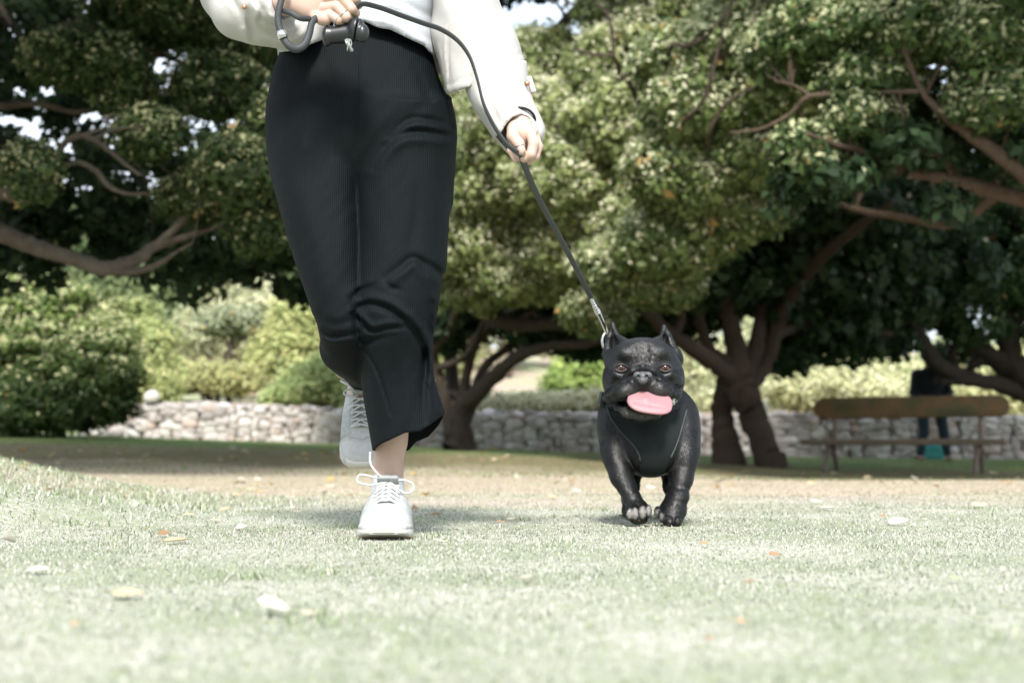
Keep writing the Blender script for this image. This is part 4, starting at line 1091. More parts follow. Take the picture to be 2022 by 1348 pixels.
    right = np.interp(PY, [780, 805, 835, 863, 885, 904, 930, 960], [1366, 1356, 1349, 1341, 1333, 1324, 1312, 1305])
    side = np.maximum(left - PX, PX - right) / s
    region = np.maximum(side, (826 - 28 * np.minimum(((PX - 1272) / 82) ** 2, 1.0) - PY) / s)
    region = np.maximum(region, Yg - (Y0 + .14))
    strap = np.maximum(np.abs(Yg - (Y0 + .20)) - .018, -10)
    region2 = np.minimum(region, np.broadcast_to(strap, region.shape))
    sm = f.astype(np.float32)
    shell = np.maximum(np.maximum(sm - .0035, -(sm + .003)), region2.astype(np.float32))
    head = ((Yg < Y0 - .085) & (PY < 836))
    shell = np.where(head, .02, shell)
    legs = PY > 936
    shell = np.where(legs, .02, shell)
    v, ff = surface_nets(shell, Fd.lo, Fd.h)
    m = bpy.data.materials.new('mesh_vest'); m.use_nodes = True
    nt = m.node_tree; N = nt.nodes; Lk = nt.links; b = N['Principled BSDF']
    b.inputs['Roughness'].default_value = .8; b.inputs['Specular IOR Level'].default_value = .25
    tc = N.new('ShaderNodeTexCoord'); vo = N.new('ShaderNodeTexVoronoi'); vo.inputs['Scale'].default_value = 380; vo.inputs['Randomness'].default_value = 0.35
    Lk.new(tc.outputs['Object'], vo.inputs['Vector'])
    cr = N.new('ShaderNodeValToRGB'); cr.color_ramp.elements[0].position = .25; cr.color_ramp.elements[1].position = .5
    cr.color_ramp.elements[0].color = (0.003, 0.004, 0.004, 1); cr.color_ramp.elements[1].color = (0.008, 0.0115, 0.012, 1)
    Lk.new(vo.outputs['Distance'], cr.inputs[0]); Lk.new(cr.outputs[0], b.inputs['Base Color'])
    bp = N.new('ShaderNodeBump'); bp.inputs['Strength'].default_value = .5; bp.inputs['Distance'].default_value = .001
    Lk.new(vo.outputs['Distance'], bp.inputs['Height']); Lk.new(bp.outputs[0], b.inputs['Normal'])
    har = link('harness', np_mesh('harness', v, ff), m, root)
    # piping along the edges of the vest: project the edge onto the body surface
    M_pipe = mat('harness_piping', (0.022, 0.028, 0.029), .55)
    def on_body(pxx, pyy, off=.004):
        for k in range(260):
            yv = Y0 - .16 + k * .0016
            p = at(pxx, pyy, yv)
            ijk = np.round((np.array(p[:]) - Fd.lo) / Fd.h).astype(int)
            if (ijk < 0).any() or (ijk >= Fd.n).any(): continue
            if f[tuple(ijk)] < off: return np.array(p[:])
        return None
    for pts in ([(1199, 803), (1207, 826), (1226, 852), (1243, 870), (1254, 883), (1262, 898), (1264, 910)], [(1356, 808), (1349, 835), (1341, 863), (1333, 885), (1324, 904)]):
        P = [on_body(x, y) for x, y in spline(pts, 4)]
        P = [p for p in P if p is not None]
        Q = [P[0]]                                                # drop points that jump in depth
        for p in P[1:]:
            if abs(p[1] - Q[-1][1]) < .03: Q.append(p)
        acc = Acc(); acc.add(*tube_mesh(Q, np.full(len(Q), .0026), 6))
        acc.build('piping', M_pipe, har)
    # buckle hanging at the left of the neck
    acc = Acc()
    acc.add(*box_mesh(D(1186, 785, .02), (.009, .016, .030), rotm(0, 12, 0), .003))
    acc.build('buckle', mat('buckle_plastic', (0.02, 0.03, 0.03), .4), har)
    return root
# ---------------------------------------------------------------- the woman
WY = 2.8
def Wp(px, py, Y=2.8):
    return np.array(at(px, py, Y)[:])

def pixel_grids(Fd):
    X, Yg, Z = Fd.grid()
    dep = Yg * math.cos(PITCH) + (Z - CAM_Z) * math.sin(PITCH)
    PX = 1011 + FOC * X / dep
    PY = 674 - FOC * (-Yg * math.sin(PITCH) + (Z - CAM_Z) * math.cos(PITCH)) / dep
    return X, Yg, Z, PX, np.broadcast_to(PY, PX.shape)

def smooth_rows(q):
    q = np.array(q, float)
    if len(q) < 3: return q
    S = spline(q, 6)
    return S[np.concatenate([[True], np.diff(S[:, 0]) > 1e-6])]

def profile(PX, PY, Yg, L, R, C, B, p=2.2):
    """closed tube given by its left and right outline (py, px) and its depth centre / half depth (py, m)"""
    L, R, C, B = [smooth_rows(q) for q in (L, R, C, B)]
    l = np.interp(PY, L[:, 0], L[:, 1]); r = np.interp(PY, R[:, 0], R[:, 1])
    cy = np.interp(PY, C[:, 0], C[:, 1]); b = np.interp(PY, B[:, 0], B[:, 1])
    a = (r - l) / 2
    u = np.abs((PX - (l + r) / 2) / a); v = np.abs((Yg - cy) / b)
    aw = a / ppm(1) * np.broadcast_to(Yg, PX.shape)
    d = ((u ** p + v ** p) ** (1 / p) - 1) * np.minimum(aw, b)
    lo = min(L[0, 0], R[0, 0]); hi = max(L[-1, 0], R[-1, 0])
    d = smax(d, (lo - PY) / 1000.0, .004); d = smax(d, (PY - hi) / 1000.0, .01)
    return d.astype(np.float32)

class Relief:
    """fold heights drawn over the photo's pixel plane, applied to cloth facing the camera"""
    def __init__(s, x0, y0, x1, y1):
        s.o = (x0, y0)
        s.yy, s.xx = np.mgrid[y0:y1, x0:x1].astype(np.float32)
        s.h = np.zeros_like(s.xx)
    def fold(s, pts, amp, w, side=0.0):
        w = w * 1.0; amp = amp * .80
        """side shifts a steeper flank: crease with a ridge next to it"""
        P = spline(pts, 5) if len(pts) > 2 else np.array(pts, float)
        # taper towards both ends
        best = None; tt = None
        n = len(P) - 1
        for i in range(n):
            x0, y0 = P[i]; x1, y1 = P[i + 1]
            bx, by = x1 - x0, y1 - y0
            t = np.clip(((s.xx - x0) * bx + (s.yy - y0) * by) / (bx * bx + by * by + 1e-9), 0, 1)
            dx, dy = s.xx - x0 - t * bx, s.yy - y0 - t * by
            d = np.hypot(dx, dy); sg = np.sign(bx * dy - by * dx)
            if best is None: best, tt, ss = d, (i + t) / n, sg
            else:
                m = d < best
                best = np.where(m, d, best); tt = np.where(m, (i + t) / n, tt); ss = np.where(m, sg, ss)
        tap = np.clip(np.sin(np.pi * np.clip(tt * .9 + .05, 0, 1)), 0, 1) ** .6
        s.h += amp * tap * np.exp(-(best / w) ** 2)
        if side:
            dd = best * ss - side
            s.h += -amp * .75 * tap * np.exp(-(dd / (w * 1.2)) ** 2) * (best < 4 * w + abs(side))
    def wrinkle(s, seed, amp, sx, sy, ang=0.0):
        rng = np.random.default_rng(seed)
        a = math.radians(ang); c, q = math.cos(a), math.sin(a)
        u = (s.xx * c + s.yy * q); v = (-s.xx * q + s.yy * c)
        t = 0
        for k in range(7):
            f = rng.uniform(.6, 1.8); ph = rng.uniform(0, 6.28, 2); g = rng.normal(0, .5)
            t = t + np.sin(u / sx * f + v / sy * g + ph[0] + 1.1 * np.sin(v / sy * f + ph[1])) / 7
        s.h += amp * t
    def sample(s, PX, PY):
        i = np.clip(np.round(PY - s.o[1]).astype(int), 0, s.h.shape[0] - 1)
        j = np.clip(np.round(PX - s.o[0]).astype(int), 0, s.h.shape[1] - 1)
        return s.h[i, j]

def cloth_material(name, color, rough=.85, rib=0.0, spec=.2, noise=None, sheen=0.0, second=None, scale=900):
    m = bpy.data.materials.new(name); m.use_nodes = True
    nt = m.node_tree; N = nt.nodes; L = nt.links; b = N['Principled BSDF']
    b.inputs['Roughness'].default_value = rough; b.inputs['Specular IOR Level'].default_value = spec
    b.inputs['Sheen Weight'].default_value = sheen
    tc = N.new('ShaderNodeTexCoord')
    nz = N.new('ShaderNodeTexNoise'); nz.inputs['Scale'].default_value = scale; nz.inputs['Detail'].default_value = 3
    mp = N.new('ShaderNodeMapping'); mp.inputs['Scale'].default_value = (1, 1, .35) if rib else (1, 1, 1)
    L.new(tc.outputs['Object'], mp.inputs[0]); L.new(mp.outputs[0], nz.inputs['Vector'])
    cr = N.new('ShaderNodeValToRGB'); cr.color_ramp.elements[0].position = .35; cr.color_ramp.elements[1].position = .7
    cr.color_ramp.elements[0].color = (*color, 1); cr.color_ramp.elements[1].color = (*(second or [min(c * 1.5, .9) for c in color]), 1)
    L.new(nz.outputs['Fac'], cr.inputs[0]); L.new(cr.outputs[0], b.inputs['Base Color'])
    bp = N.new('ShaderNodeBump'); bp.inputs['Strength'].default_value = .35; bp.inputs['Distance'].default_value = .0008
    h = nz.outputs['Fac']
    if rib:
        wv = N.new('ShaderNodeTexWave'); wv.wave_type = 'BANDS'; wv.bands_direction = 'X'; wv.inputs['Scale'].default_value = rib
        wv.inputs['Distortion'].default_value = 1.2; wv.inputs['Detail'].default_value = 1; wv.inputs['Detail Scale'].default_value = .3
        L.new(tc.outputs['Object'], wv.inputs['Vector'])
        ad = N.new('ShaderNodeMath'); ad.operation = 'ADD'; L.new(h, ad.inputs[0]); L.new(wv.outputs['Fac'], ad.inputs[1]); h = ad.outputs[0]
        bp.inputs['Strength'].default_value = .6
    L.new(h, bp.inputs['Height']); L.new(bp.outputs[0], b.inputs['Normal'])
    return m

def hand_right_of_photo(Fh):
    """her left hand: hangs knuckles forward, strap pinched between thumb and bent forefinger"""
    H = lambda x, y, d=0.0: Wp(x, y, 2.72 + d)
    q = 1.0 / ppm(2.72)
    Fh.chain([H(1024, 160, .125), H(1028, 215, .072), H(1027, 242, .030)], [.027, .0255, .024], k=.01)
    Fh.ell(H(1031, 262, .016), (.027, .018, .026), rotm(0, -12, 0), k=.012)
    Fh.ell(H(1044, 268, .022), (.018, .018, .026), rotm(0, -12, 0), k=.01)
    # thumb from the side of the palm, tip on the strap
    Fh.chain([H(1014, 252, .012), H(1013, 270, -.006), H(1024, 284, -.018), H(1030, 299, -.022)], [.014, .0115, .0105, .0082], k=.005)
    # forefinger bends round under the thumb
    Fh.chain([H(1047, 262, .008), H(1054, 284, -.008), H(1048, 305, -.012), H(1035, 312, -.008), H(1022, 308, .0)], [.0115, .0105, .0095, .0085, .0075], k=.003)
    # other fingers curled into the palm, behind and beside
    Fh.chain([H(1055, 268, .022), H(1062, 290, .012), H(1056, 309, .006), H(1040, 318, .012), H(1026, 310, .02)], [.0105, .0098, .009, .0085, .0075], k=.0025)
    Fh.chain([H(1053, 272, .036), H(1058, 296, .032), H(1050, 313, .028), H(1034, 318, .032)], [.010, .0092, .0085, .008], k=.0025)
    Fh.chain([H(1044, 274, .048), H(1046, 298, .048), H(1036, 312, .046), H(1024, 312, .046)], [.009, .0085, .008, .007], k=.0025)
    Fh.chain([H(1013, 284, .012), H(1010, 298, .008), H(1018, 314, .008)], [.008, .0085, .0075], k=.003)

def hand_left_of_photo(Fh):
    """her right hand in front of the waist: back of the hand up, fingers closed to the right on the strap and the bag holder"""
    H = lambda x, y, d=0.0: Wp(x, y, 2.66 + d)
    Fh.chain([H(470, -30, .10), H(530, -2, .05), H(560, 4, .02)], [.036, .028, .0265], k=.01)
    Fh.ell(H(585, 4, .012), (.036, .018, .024), rotm(0, 10, 0), k=.012)
    Fh.ell(H(612, 12, .006), (.032, .018, .027), rotm(0, 16, 0), k=.012)
    Fh.ell(H(622, -6, .006), (.030, .018, .022), rotm(0, 10, 0), k=.012)
    Fh.chain([H(622, 34, .0), H(642, 38, -.006), H(636, 40, -.004)], [.010, .0115, .010], k=.006)
    F = [
        [H(634, 36, .002), H(652, 30, -.010), H(668, 40, -.012), H(676, 46, .004), H(664, 44, .016)],
        [H(640, 18, .000), H(664, 14, -.014), H(683, 34, -.014), H(690, 40, .002), H(676, 38, .016)],
        [H(642, -2, .000), H(672, -6, -.016), H(694, 18, -.014), H(702, 26, .002), H(688, 26, .016)],
        [H(640, -18, .002), H(676, -24, -.014), H(702, -2, -.012), H(708, 10, .002), H(696, 12, .014)],
    ]
    rr = [[.0105, .0098, .0088, .0078, .0068], [.0112, .0105, .0094, .0084, .0072], [.0116, .0108, .0096, .0086, .0074], [.0112, .0104, .0094, .0084, .0072]]
    for p, r_ in zip(F, rr): Fh.chain(p, r_, k=.0022)
    Fh.chain([H(590, -20, -.004), H(630, -38, -.012), H(668, -34, -.016)], [.013, .0115, .009], k=.006)   # thumb along the top

def build_shoe(root, T, tag_name='sneaker', lab=None, bow=True, flop=None):
    """T maps shoe space (x lateral, y forward, z up, metres) to world"""
    F = Field((-.062, -.012, -.004), (.062, .278, .128), .0017)
    X, Yg, Z = F.grid()
    f = np.clip(Yg, 0, .268)
    hw = np.interp(f, [0, .012, .03, .08, .13, .17, .20, .23, .25, .262, .268], [.014, .032, .043, .045, .047, .051, .0535, .050, .042, .028, .010])
    zb = np.interp(f, [0, .02, .18, .22, .268], [.006, .0, .0, .002, .014])
    zt = np.interp(f, [0, .05, .12, .19, .25, .268], [.040, .036, .030, .027, .032, .034])
    side = np.maximum(np.abs(X) - hw, np.maximum(Yg - .266, -Yg))
    flare = (zt - Z) * .10
    sole = smax((side - flare).astype(np.float32) + 0 * Z, np.maximum(Z - zt, zb - Z), .007)
    w = np.interp(f, [0, .012, .03, .08, .13, .17, .20, .23, .25, .262, .268], [.012, .030, .042, .047, .0515, .0535, .0525, .047, .039, .026, .009])
    h = np.interp(f, [0, .01, .04, .075, .10, .13, .16, .19, .215, .24, .258, .268], [.080, .095, .104, .104, .105, .094, .079, .064, .054, .047, .036, .020])
    p = 3.1
    up = (((np.abs(X) / w) ** p + (np.maximum(Z, 0) / h) ** p) ** (1 / p) - 1) * np.minimum(w, h)
    # narrower towards the ankle
    nar = np.interp(Z, [.05, .105], [0, .007]) * np.interp(f, [0, .12, .17], [1, 1, 0])
    up = np.maximum(up + nar, np.maximum(-Z + .01, np.maximum(Yg - .262, .004 - Yg)))
    F.f = up.astype(np.float32)
    # padded tongue and collar, foot opening
    F.box((0, .108, .104), (.022, .006, .020), rotm(-38, 0, 0), rnd=.005, k=.006)
    F.ell((0, .055, .108), (.030, .046, .036), k=.006, op='s')
    # overlay panels in relief
    fx = F.f
    def groove(mask_d, depth, wd): fx[:] = fx + (depth * np.exp(-(mask_d / wd) ** 2)).astype(np.float32)
    groove(Yg - (.213 - .35 * np.abs(X)), .0030, .0018)
    groove(Yg - (.075 + .9 * (Z - .06)) + 0 * X, .0026, .0018)
    groove(Yg - (.125 + .55 * (.08 - Z)) + 0 * X, .0024, .0018)
    groove((np.abs(X) - (.024)) + np.where((Yg > .10) & (Yg < .185), 0, .1), .0014, .0016)
    V, Q = F.mesh()
    col = np.full((len(V), 3), (.35, .36, .36))
    toe = (V[:, 1] > .222 - .3 * np.abs(V[:, 0])) & (V[:, 2] > .03)
    col[toe] = (.40, .41, .41)
    meshy = (V[:, 1] > .14) & (V[:, 1] < .20) & (np.abs(V[:, 0]) > .022)
    col[meshy] = (.27, .29, .285)
    tongue = (np.abs(V[:, 0]) < .022) & (V[:, 1] < .185) & (V[:, 1] > .08)
    col[tongue] = (.20, .215, .215)
    s_ = root
    M_shoe = bpy.data.materials.get('shoe_white') or mat('shoe_white', rough=.65, attr=True, noise=(140, .25, (.6, .6, .58)), bump=(800, .4, .0008))
    M_sole = bpy.data.materials.get('shoe_sole') or mat('shoe_sole', rough=.6, attr=True, bump=(300, .3, .001))
    shoe = link(tag_name, np_mesh('sneaker', T(V), Q, col), M_shoe, root)
    if lab: shoe['label'] = lab
    F.f = sole.astype(np.float32)
    # lug notches along the edge
    F.f = F.f + (.0018 * np.exp(-((Z - .019) / .0022) ** 2)).astype(np.float32)
    V, Q = F.mesh()
    col = np.full((len(V), 3), (.40, .40, .385))
    col[V[:, 2] < .006] = (.50, .40, .30)
    front = (V[:, 1] > .235) & (np.abs(V[:, 0]) < .034) & (V[:, 2] > .009)
    col[front] = (.55, .54, .50)
    col[(V[:, 1] > .235) & (np.abs(V[:, 0]) < .034) & (np.abs(V[:, 2] - .018) < .0022)] = (.50, .40, .30)
    link('sole', np_mesh('sole', T(V), Q, col), M_sole, shoe)
    # laces
    acc = Acc()
    hh = lambda y: float(np.interp(y, [0, .01, .04, .075, .10, .13, .16, .19, .215, .24, .258, .268], [.080, .095, .104, .104, .105, .094, .079, .064, .054, .047, .036, .020]))
    ys = [.108, .122, .137, .152, .168, .182]
    for i, y in enumerate(ys):
        for sg in (-1, 1):
            y2 = y + (.012 if i < len(ys) - 1 else 0)
            P = [(sg * .025, y, hh(y) * .93), (sg * .012, y + .003, hh(y) + .0045), (0, (y + y2) / 2, hh(y) + .0055 + .001 * sg), (-sg * .012, y2 - .003, hh(y2) + .004), (-sg * .025, y2, hh(y2) * .93)]
            v, q = tube_mesh(spline(P, 3), np.full(13, .0026), 6, squash=.8)
            acc.add(T(v), q)
    if bow:
        for P in bow:
            S = spline(P, 6); v, q = tube_mesh(S, np.full(len(S), .0023), 7)
            acc.add(T(v), q)
    M_lace = bpy.data.materials.get('lace_white') or mat('lace_white', (.44, .45, .45), .8, bump=(1500, .5, .0006))
    acc.build('laces', M_lace, shoe)
    return shoe

def build_woman():
    hip = Wp(705, 400, 2.93)
    root = empty('person', (float(Wp(768, 1065, 2.9)[0]), 2.92, 0.0))
    tag(root, 'striding person in black trousers and cream jacket, holding the dog lead in both hands', 'person')
    M_skin = mat('skin', (.46, .325, .265), .5, noise=(60, .25, (.42, .265, .21)), sss=.15, spec=.35, bump=(600, .15, .0005))
    # ================= trousers
    lo = np.array([Wp(505, 300, 2.8)[0] - .03, 2.74, .155]); hi = np.array([Wp(915, 300, 2.95)[0] + .03, 3.30, 1.06])
    F = Field(lo, hi, .0027)
    X, Yg, Z, PX, PY = pixel_grids(F)
    Yb = np.broadcast_to(Yg, PX.shape)
    P_ = profile(PX, PY, Yb, [(40, 572), (60, 570), (100, 553), (150, 536), (200, 528), (250, 526), (300, 528), (350, 536), (400, 560)],
                 [(40, 800), (60, 815), (90, 846), (150, 866), (200, 884), (250, 893), (300, 890), (350, 880), (400, 860)],
                 [(40, 2.925), (400, 2.93)], [(40, .095), (150, .118), (250, .122), (330, .095), (400, .03)], 2.3)
    A_L = [(200, 690), (300, 690), (350, 694), (430, 697), (500, 695), (560, 692), (610, 691), (650, 698), (690, 707), (740, 712), (790, 718), (840, 727), (895, 736), (930, 740)]
    A_R = [(200, 884), (250, 893), (320, 893), (400, 889), (480, 884), (530, 881), (580, 869), (640, 857), (690, 850), (720, 852), (760, 861), (800, 874), (830, 882), (895, 886), (930, 888)]
    A_ = profile(PX, PY, Yb, A_L, A_R, [(200, 2.915), (450, 2.90), (620, 2.885), (760, 2.93), (930, 2.95)], [(200, .11), (450, .10), (600, .088), (720, .078), (930, .092)], 2.3)
    B_ = profile(PX, PY, Yb, [(200, 528), (250, 526), (300, 530), (350, 538), (410, 551), (470, 568), (530, 586), (580, 604), (620, 618), (650, 630), (672, 634), (690, 638), (718, 651), (742, 676), (756, 695), (767, 712)],
                 [(200, 725), (300, 724), (400, 716), (600, 722), (700, 732), (767, 738)], [(200, 2.935), (450, 2.90), (600, 2.88), (660, 2.885), (720, 2.95), (767, 3.03)], [(200, .11), (450, .098), (600, .082), (680, .07), (767, .045)], 2.3)
    rl = Relief(500, 20, 920, 940)
    # hip and upper thigh pulls
    rl.fold([(735, 330), (765, 285), (810, 262), (886, 268)], -.010, 9, 13)
    rl.fold([(770, 268), (815, 236), (890, 246)], -.009, 8, 10)
    rl.fold([(700, 400), (718, 330), (752, 275), (800, 230), (850, 205)], -.006, 14)
    rl.fold([(820, 130), (850, 200), (885, 235)], -.003, 10)
    # knee folds of the front leg
    rl.fold([(758, 552), (786, 532), (812, 512), (828, 516), (842, 536)], -.010, 9, 11)
    rl.fold([(828, 516), (850, 525), (872, 545), (880, 560)], -.008, 8)
    rl.fold([(762, 555), (772, 568), (790, 572)], -.007, 6)
    rl.fold([(706, 610), (730, 600), (762, 608), (790, 626), (812, 646), (828, 672), (838, 705), (842, 745)], -.012, 8, -12)
    rl.fold([(700, 622), (716, 640), (735, 653), (765, 648), (800, 645)], -.010, 6, -9)
    rl.fold([(700, 600), (704, 640), (712, 670), (730, 672), (770, 662)], -.009, 8, -10)
    rl.fold([(712, 680), (732, 710), (748, 742), (760, 780), (772, 820)], -.004, 4, 6)
    rl.fold([(694, 590), (715, 572), (745, 562)], -.006, 8, -8)
    rl.fold([(850, 600), (845, 660), (838, 720), (836, 780), (838, 830)], -.009, 9, -13)
    rl.fold([(800, 520), (812, 480), (820, 440), (822, 380)], -.005, 12)
    rl.fold([(720, 700), (724, 760), (732, 830), (742, 880)], -.004, 9)
    rl.fold([(866, 760), (868, 800), (872, 830)], .006, 8)
    rl.fold([(800, 700), (806, 760), (800, 840)], .004, 14)
    # back leg
    rl.fold([(640, 655), (655, 665), (700, 660)], -.007, 7, 9)
    rl.fold([(628, 625), (660, 640), (705, 630)], -.004, 9)
    rl.fold([(560, 300), (600, 420), (640, 560)], .003, 26)
    rl.fold([(705, 90), (704, 200), (703, 330)], -.004, 4)
    rl.fold([(640, 110), (660, 180), (690, 260)], -.003, 12)
    rl.wrinkle(4, .0014, 30, 110, 6); rl.wrinkle(5, .0010, 11, 70, -12); rl.wrinkle(6, .0006, 7, 26, 30)
    relief = rl.sample(PX, PY).astype(np.float32)
    front = np.clip((2.93 - Yb) / .05, 0, 1).astype(np.float32)
    A2 = A_ - relief * front
    B2 = B_ - relief * front * (PX < 712)
    f = smin(P_ - relief * front, A2, .030)
    f = smin(f, B2, .009)
    F.f = f.astype(np.float32)
    # shin of the trailing leg runs back and down
    F.cap(Wp(680, 688, 2.95), Wp(716, 738, 3.17), .050, .036, k=.02)
    F.cap(Wp(716, 738, 3.17), Wp(719, 745, 3.20), .036, .037, k=.005)
    f = F.f
    # hems: hollow the lower legs
    inner = A2 + .0062
    hol = np.where(PY > 760, -(inner), -1).astype(np.float32)
    nearA = A_ < .03
    f = np.where(nearA & (PY > 760), np.maximum(f, -inner), f)
    fr = np.interp(PX, [700, 720, 735, 757, 775, 800, 830, 850, 880, 900], [894, 892, 888, 874, 866, 854, 851, 838, 815, 812])
    bk = np.interp(PX, [700, 720, 800, 808, 822, 846, 868, 882, 900], [894, 892, 890, 888, 872, 862, 838, 816, 814])
    wq = np.clip((Yb - 2.90) / .10, 0, 1)
    cut = fr * (1 - wq) + bk * wq
    f = np.maximum(f, (PY - cut) / 950.0)
    f = np.maximum(f, (46 - PY + 0 * PX) / 950.0)
    V, Q = surface_nets(f.astype(np.float32), F.lo, F.h)
    M_tr = cloth_material('black_crepe', (.0008, .0020, .0026), .72, rib=80, spec=.13, second=(.0040, .0070, .0090), sheen=0.0, scale=1100)
    link('trousers', np_mesh('trousers', V, Q), M_tr, root)
    # ================= body: torso, head, arms, legs (coarse) + ankle and hands (fine)
    parts = []
    Fb = Field((-.78, 2.55, .86), (.20, 3.12, 1.78), .0075)
    cx = -.285
    Fb.ell((cx - .015, 2.93, .95), (.135, .085, .10), k=.03)
    Fb.ell((cx + .01, 2.94, 1.10), (.125, .085, .14), k=.05)
    Fb.ell((cx + .02, 2.95, 1.27), (.155, .10, .15), k=.05)
    Fb.cap((cx - .13, 2.96, 1.385), (cx + .17, 2.96, 1.385), .055, k=.05)
    Fb.cap((cx + .02, 2.955, 1.40), (cx + .02, 2.935, 1.52), .055, .05, k=.03)
    Fb.ell((cx + .02, 2.93, 1.62), (.072, .092, .115), k=.02)
    Fb.ell((cx + .02, 2.895, 1.565), (.050, .055, .055), k=.02)
    Fb.cap((cx + .02, 2.838, 1.625), (cx + .02, 2.822, 1.598), .008, .013, k=.012)
    Fb.ell((cx + .02, 2.842, 1.562), (.022, .010, .006), k=.006)
    for sg in (-1, 1):
        Fb.ell((cx + .02 + sg * .030, 2.842, 1.632), (.014, .012, .009), k=.008, op='s')
        Fb.ell((cx + .02 + sg * .074, 2.94, 1.61), (.008, .018, .028), k=.008)
    sL = (cx + .18, 2.955, 1.375); eL = (-.10, 2.93, 1.13); wL = Wp(1024, 190, 2.835)
    Fb.chain([sL, eL, wL], [.046, .036, .026], k=.02)
    sR = (cx - .14, 2.955, 1.375); eR = (-.585, 2.86, 1.14); wR = Wp(500, -14, 2.74)
    Fb.chain([sR, eR, wR], [.048, .038, .031], k=.03)
    parts.append(Fb.mesh())
    Fq = Field((-.52, 2.78, .22), (-.10, 3.28, 1.0), .009)
    kA = Wp(775, 590, 2.905); kB = Wp(676, 625, 2.905)
    Fq.chain([(cx + .055, 2.93, .93), kA, Wp(775, 740, 2.96), Wp(772, 830, 2.985)], [.080, .052, .050, .038], k=.02)
    Fq.chain([(cx - .085, 2.93, .93), kB, Wp(690, 715, 3.02), Wp(716, 746, 3.19)], [.075, .042, .034, .027], k=.02)
    Fq.ell((cx - .015, 2.93, .95), (.12, .075, .09), k=.03)
    parts.append(Fq.mesh())
    Fa = Field(np.array([Wp(700, 900, 3.0)[0] - .02, 2.88, .03]), np.array([Wp(840, 900, 3.0)[0], 3.08, .36]), .0028)
    aX = lambda x, y: Wp(x, y, 2.985)
    Fa.chain([aX(776, 720), aX(774, 800), aX(770, 870), aX(767, 925), aX(766, 965)], [.048, .045, .0345, .0290, .034], k=.012)
    Fa.chain([aX(771, 850) + np.array([0, .03, 0]), aX(767, 940) + np.array([0, .032, 0])], [.024, .015], k=.02)
    parts.append(Fa.mesh())
    Fc = Field(Wp(690, 800, 3.2) - np.array([.04, .10, .02]), Wp(760, 735, 3.2) + np.array([.04, .14, .05]), .003)
    Fc.cap(Wp(716, 742, 3.19), Wp(714, 790, 3.235), .030, .028, k=.01)
    parts.append(Fc.mesh())
    Fh = Field(Wp(985, 330, 2.72) - np.array([.02, .06, .0]), Wp(1085, 165, 2.80) + np.array([.02, .10, .02]), .0014)
    hand_right_of_photo(Fh); parts.append(Fh.mesh())
    Fg = Field(Wp(505, 62, 2.66) - np.array([.02, .06, .0]), Wp(725, -60, 2.66) + np.array([.01, .12, .02]), .0015)
    hand_left_of_photo(Fg); parts.append(Fg.mesh())
    Vs, Fs, n = [], [], 0
    for v, q in parts:
        Vs.append(v); Fs.append(q + n); n += len(v)
    body = link('body', np_mesh('body', np.concatenate(Vs), np.concatenate(Fs)), M_skin, root)
    # hair, above the frame
    Fr = Field((cx - .13, 2.80, 1.30), (cx + .17, 3.10, 1.78), .006)
    Fr.ell((cx + .02, 2.955, 1.645), (.088, .098, .115), k=.01)
    Fr.ell((cx + .02, 3.0, 1.50), (.085, .06, .15), k=.04)
    Fr.ell((cx + .02, 2.86, 1.585), (.062, .07, .10), k=.01, op='s')
    v, q = Fr.mesh()
    link('hair', np_mesh('hair', v, q), mat('dark_hair', (.04, .025, .018), .5, bump=(90, .6, .004)), root)
    # ================= finger nails, rings, hair tie
    M_nail = mat('nail', (.5, .34, .29), .25)
    H = lambda x, y, d=0.0: Wp(x, y, 2.72 + d)
    G = lambda x, y, d=0.0: Wp(x, y, 2.66 + d)
    acc = Acc()
    acc.add(*sph_mesh(H(1030.5, 297.5, -.0285), (.0058, .0026, .0072), 12, 8, rotm(18, 8, 0)))
    acc.build('thumbnail', M_nail, root)
    M_ring = mat('silver', (.75, .74, .72), .22, metal=1.0)
    def ring(c, axis, rad, th=.0011):
        axis = np.array(axis) / np.linalg.norm(axis)
        u = np.cross(axis, (0, 0, 1.0)); 
        if np.linalg.norm(u) < .1: u = np.cross(axis, (1.0, 0, 0))
        u /= np.linalg.norm(u); w = np.cross(axis, u)
        t = np.linspace(0, 2 * math.pi, 29)
        P = np.asarray(c) + rad * (np.cos(t)[:, None] * u + np.sin(t)[:, None] * w)
        return tube_mesh(P, np.full(29, th), 6, cap=False)
    def seg_ring(a, b, t, rad):
        a_ = Acc(); c = a * (1 - t) + b * t
        a_.add(*ring(c, b - a, rad)); o = a_.build('ring', M_ring, root)
    seg_ring(G(652, 30, -.010), G(668, 40, -.012), .95, .0100)
    seg_ring(G(664, 14, -.014), G(683, 34, -.014), .75, .0106)
    seg_ring(G(676, -24, -.014), G(702, -2, -.012), .75, .0106)
    seg_ring(H(1024, 284, -.018), H(1030, 299, -.022), .45, .0105)
    acc = Acc(); acc.add(*ring(H(1029, 236, .026), H(1032, 215, .05) - H(1027, 240, .022), .0275, .0026)); acc.build('hair_tie', mat('elastic', (.012, .012, .014), .8), root)
    # ================= shirt
    Fs_ = Field((cx - .26, 2.74, .90), (cx + .26, 3.14, 1.44), .0048)
    X, Yg, Z, PX, PY = pixel_grids(Fs_)
    Yb = np.broadcast_to(Yg, PX.shape)
    sh = profile(PX, PY, Yb, [(-420, 560), (-300, 585), (-100, 620), (0, 610), (60, 575), (130, 560)], [(-420, 880), (-300, 900), (-100, 880), (0, 862), (60, 858), (130, 872)],
                 [(-420, 2.94), (130, 2.925)], [(-420, .13), (-100, .125), (130, .125)], 2.4)
    rs = Relief(540, -300, 900, 140)
    rs.fold([(720, 36), (780, 50), (850, 90)], .007, 6); rs.fold([(730, 20), (790, 26), (858, 60)], -.006, 8, 9)
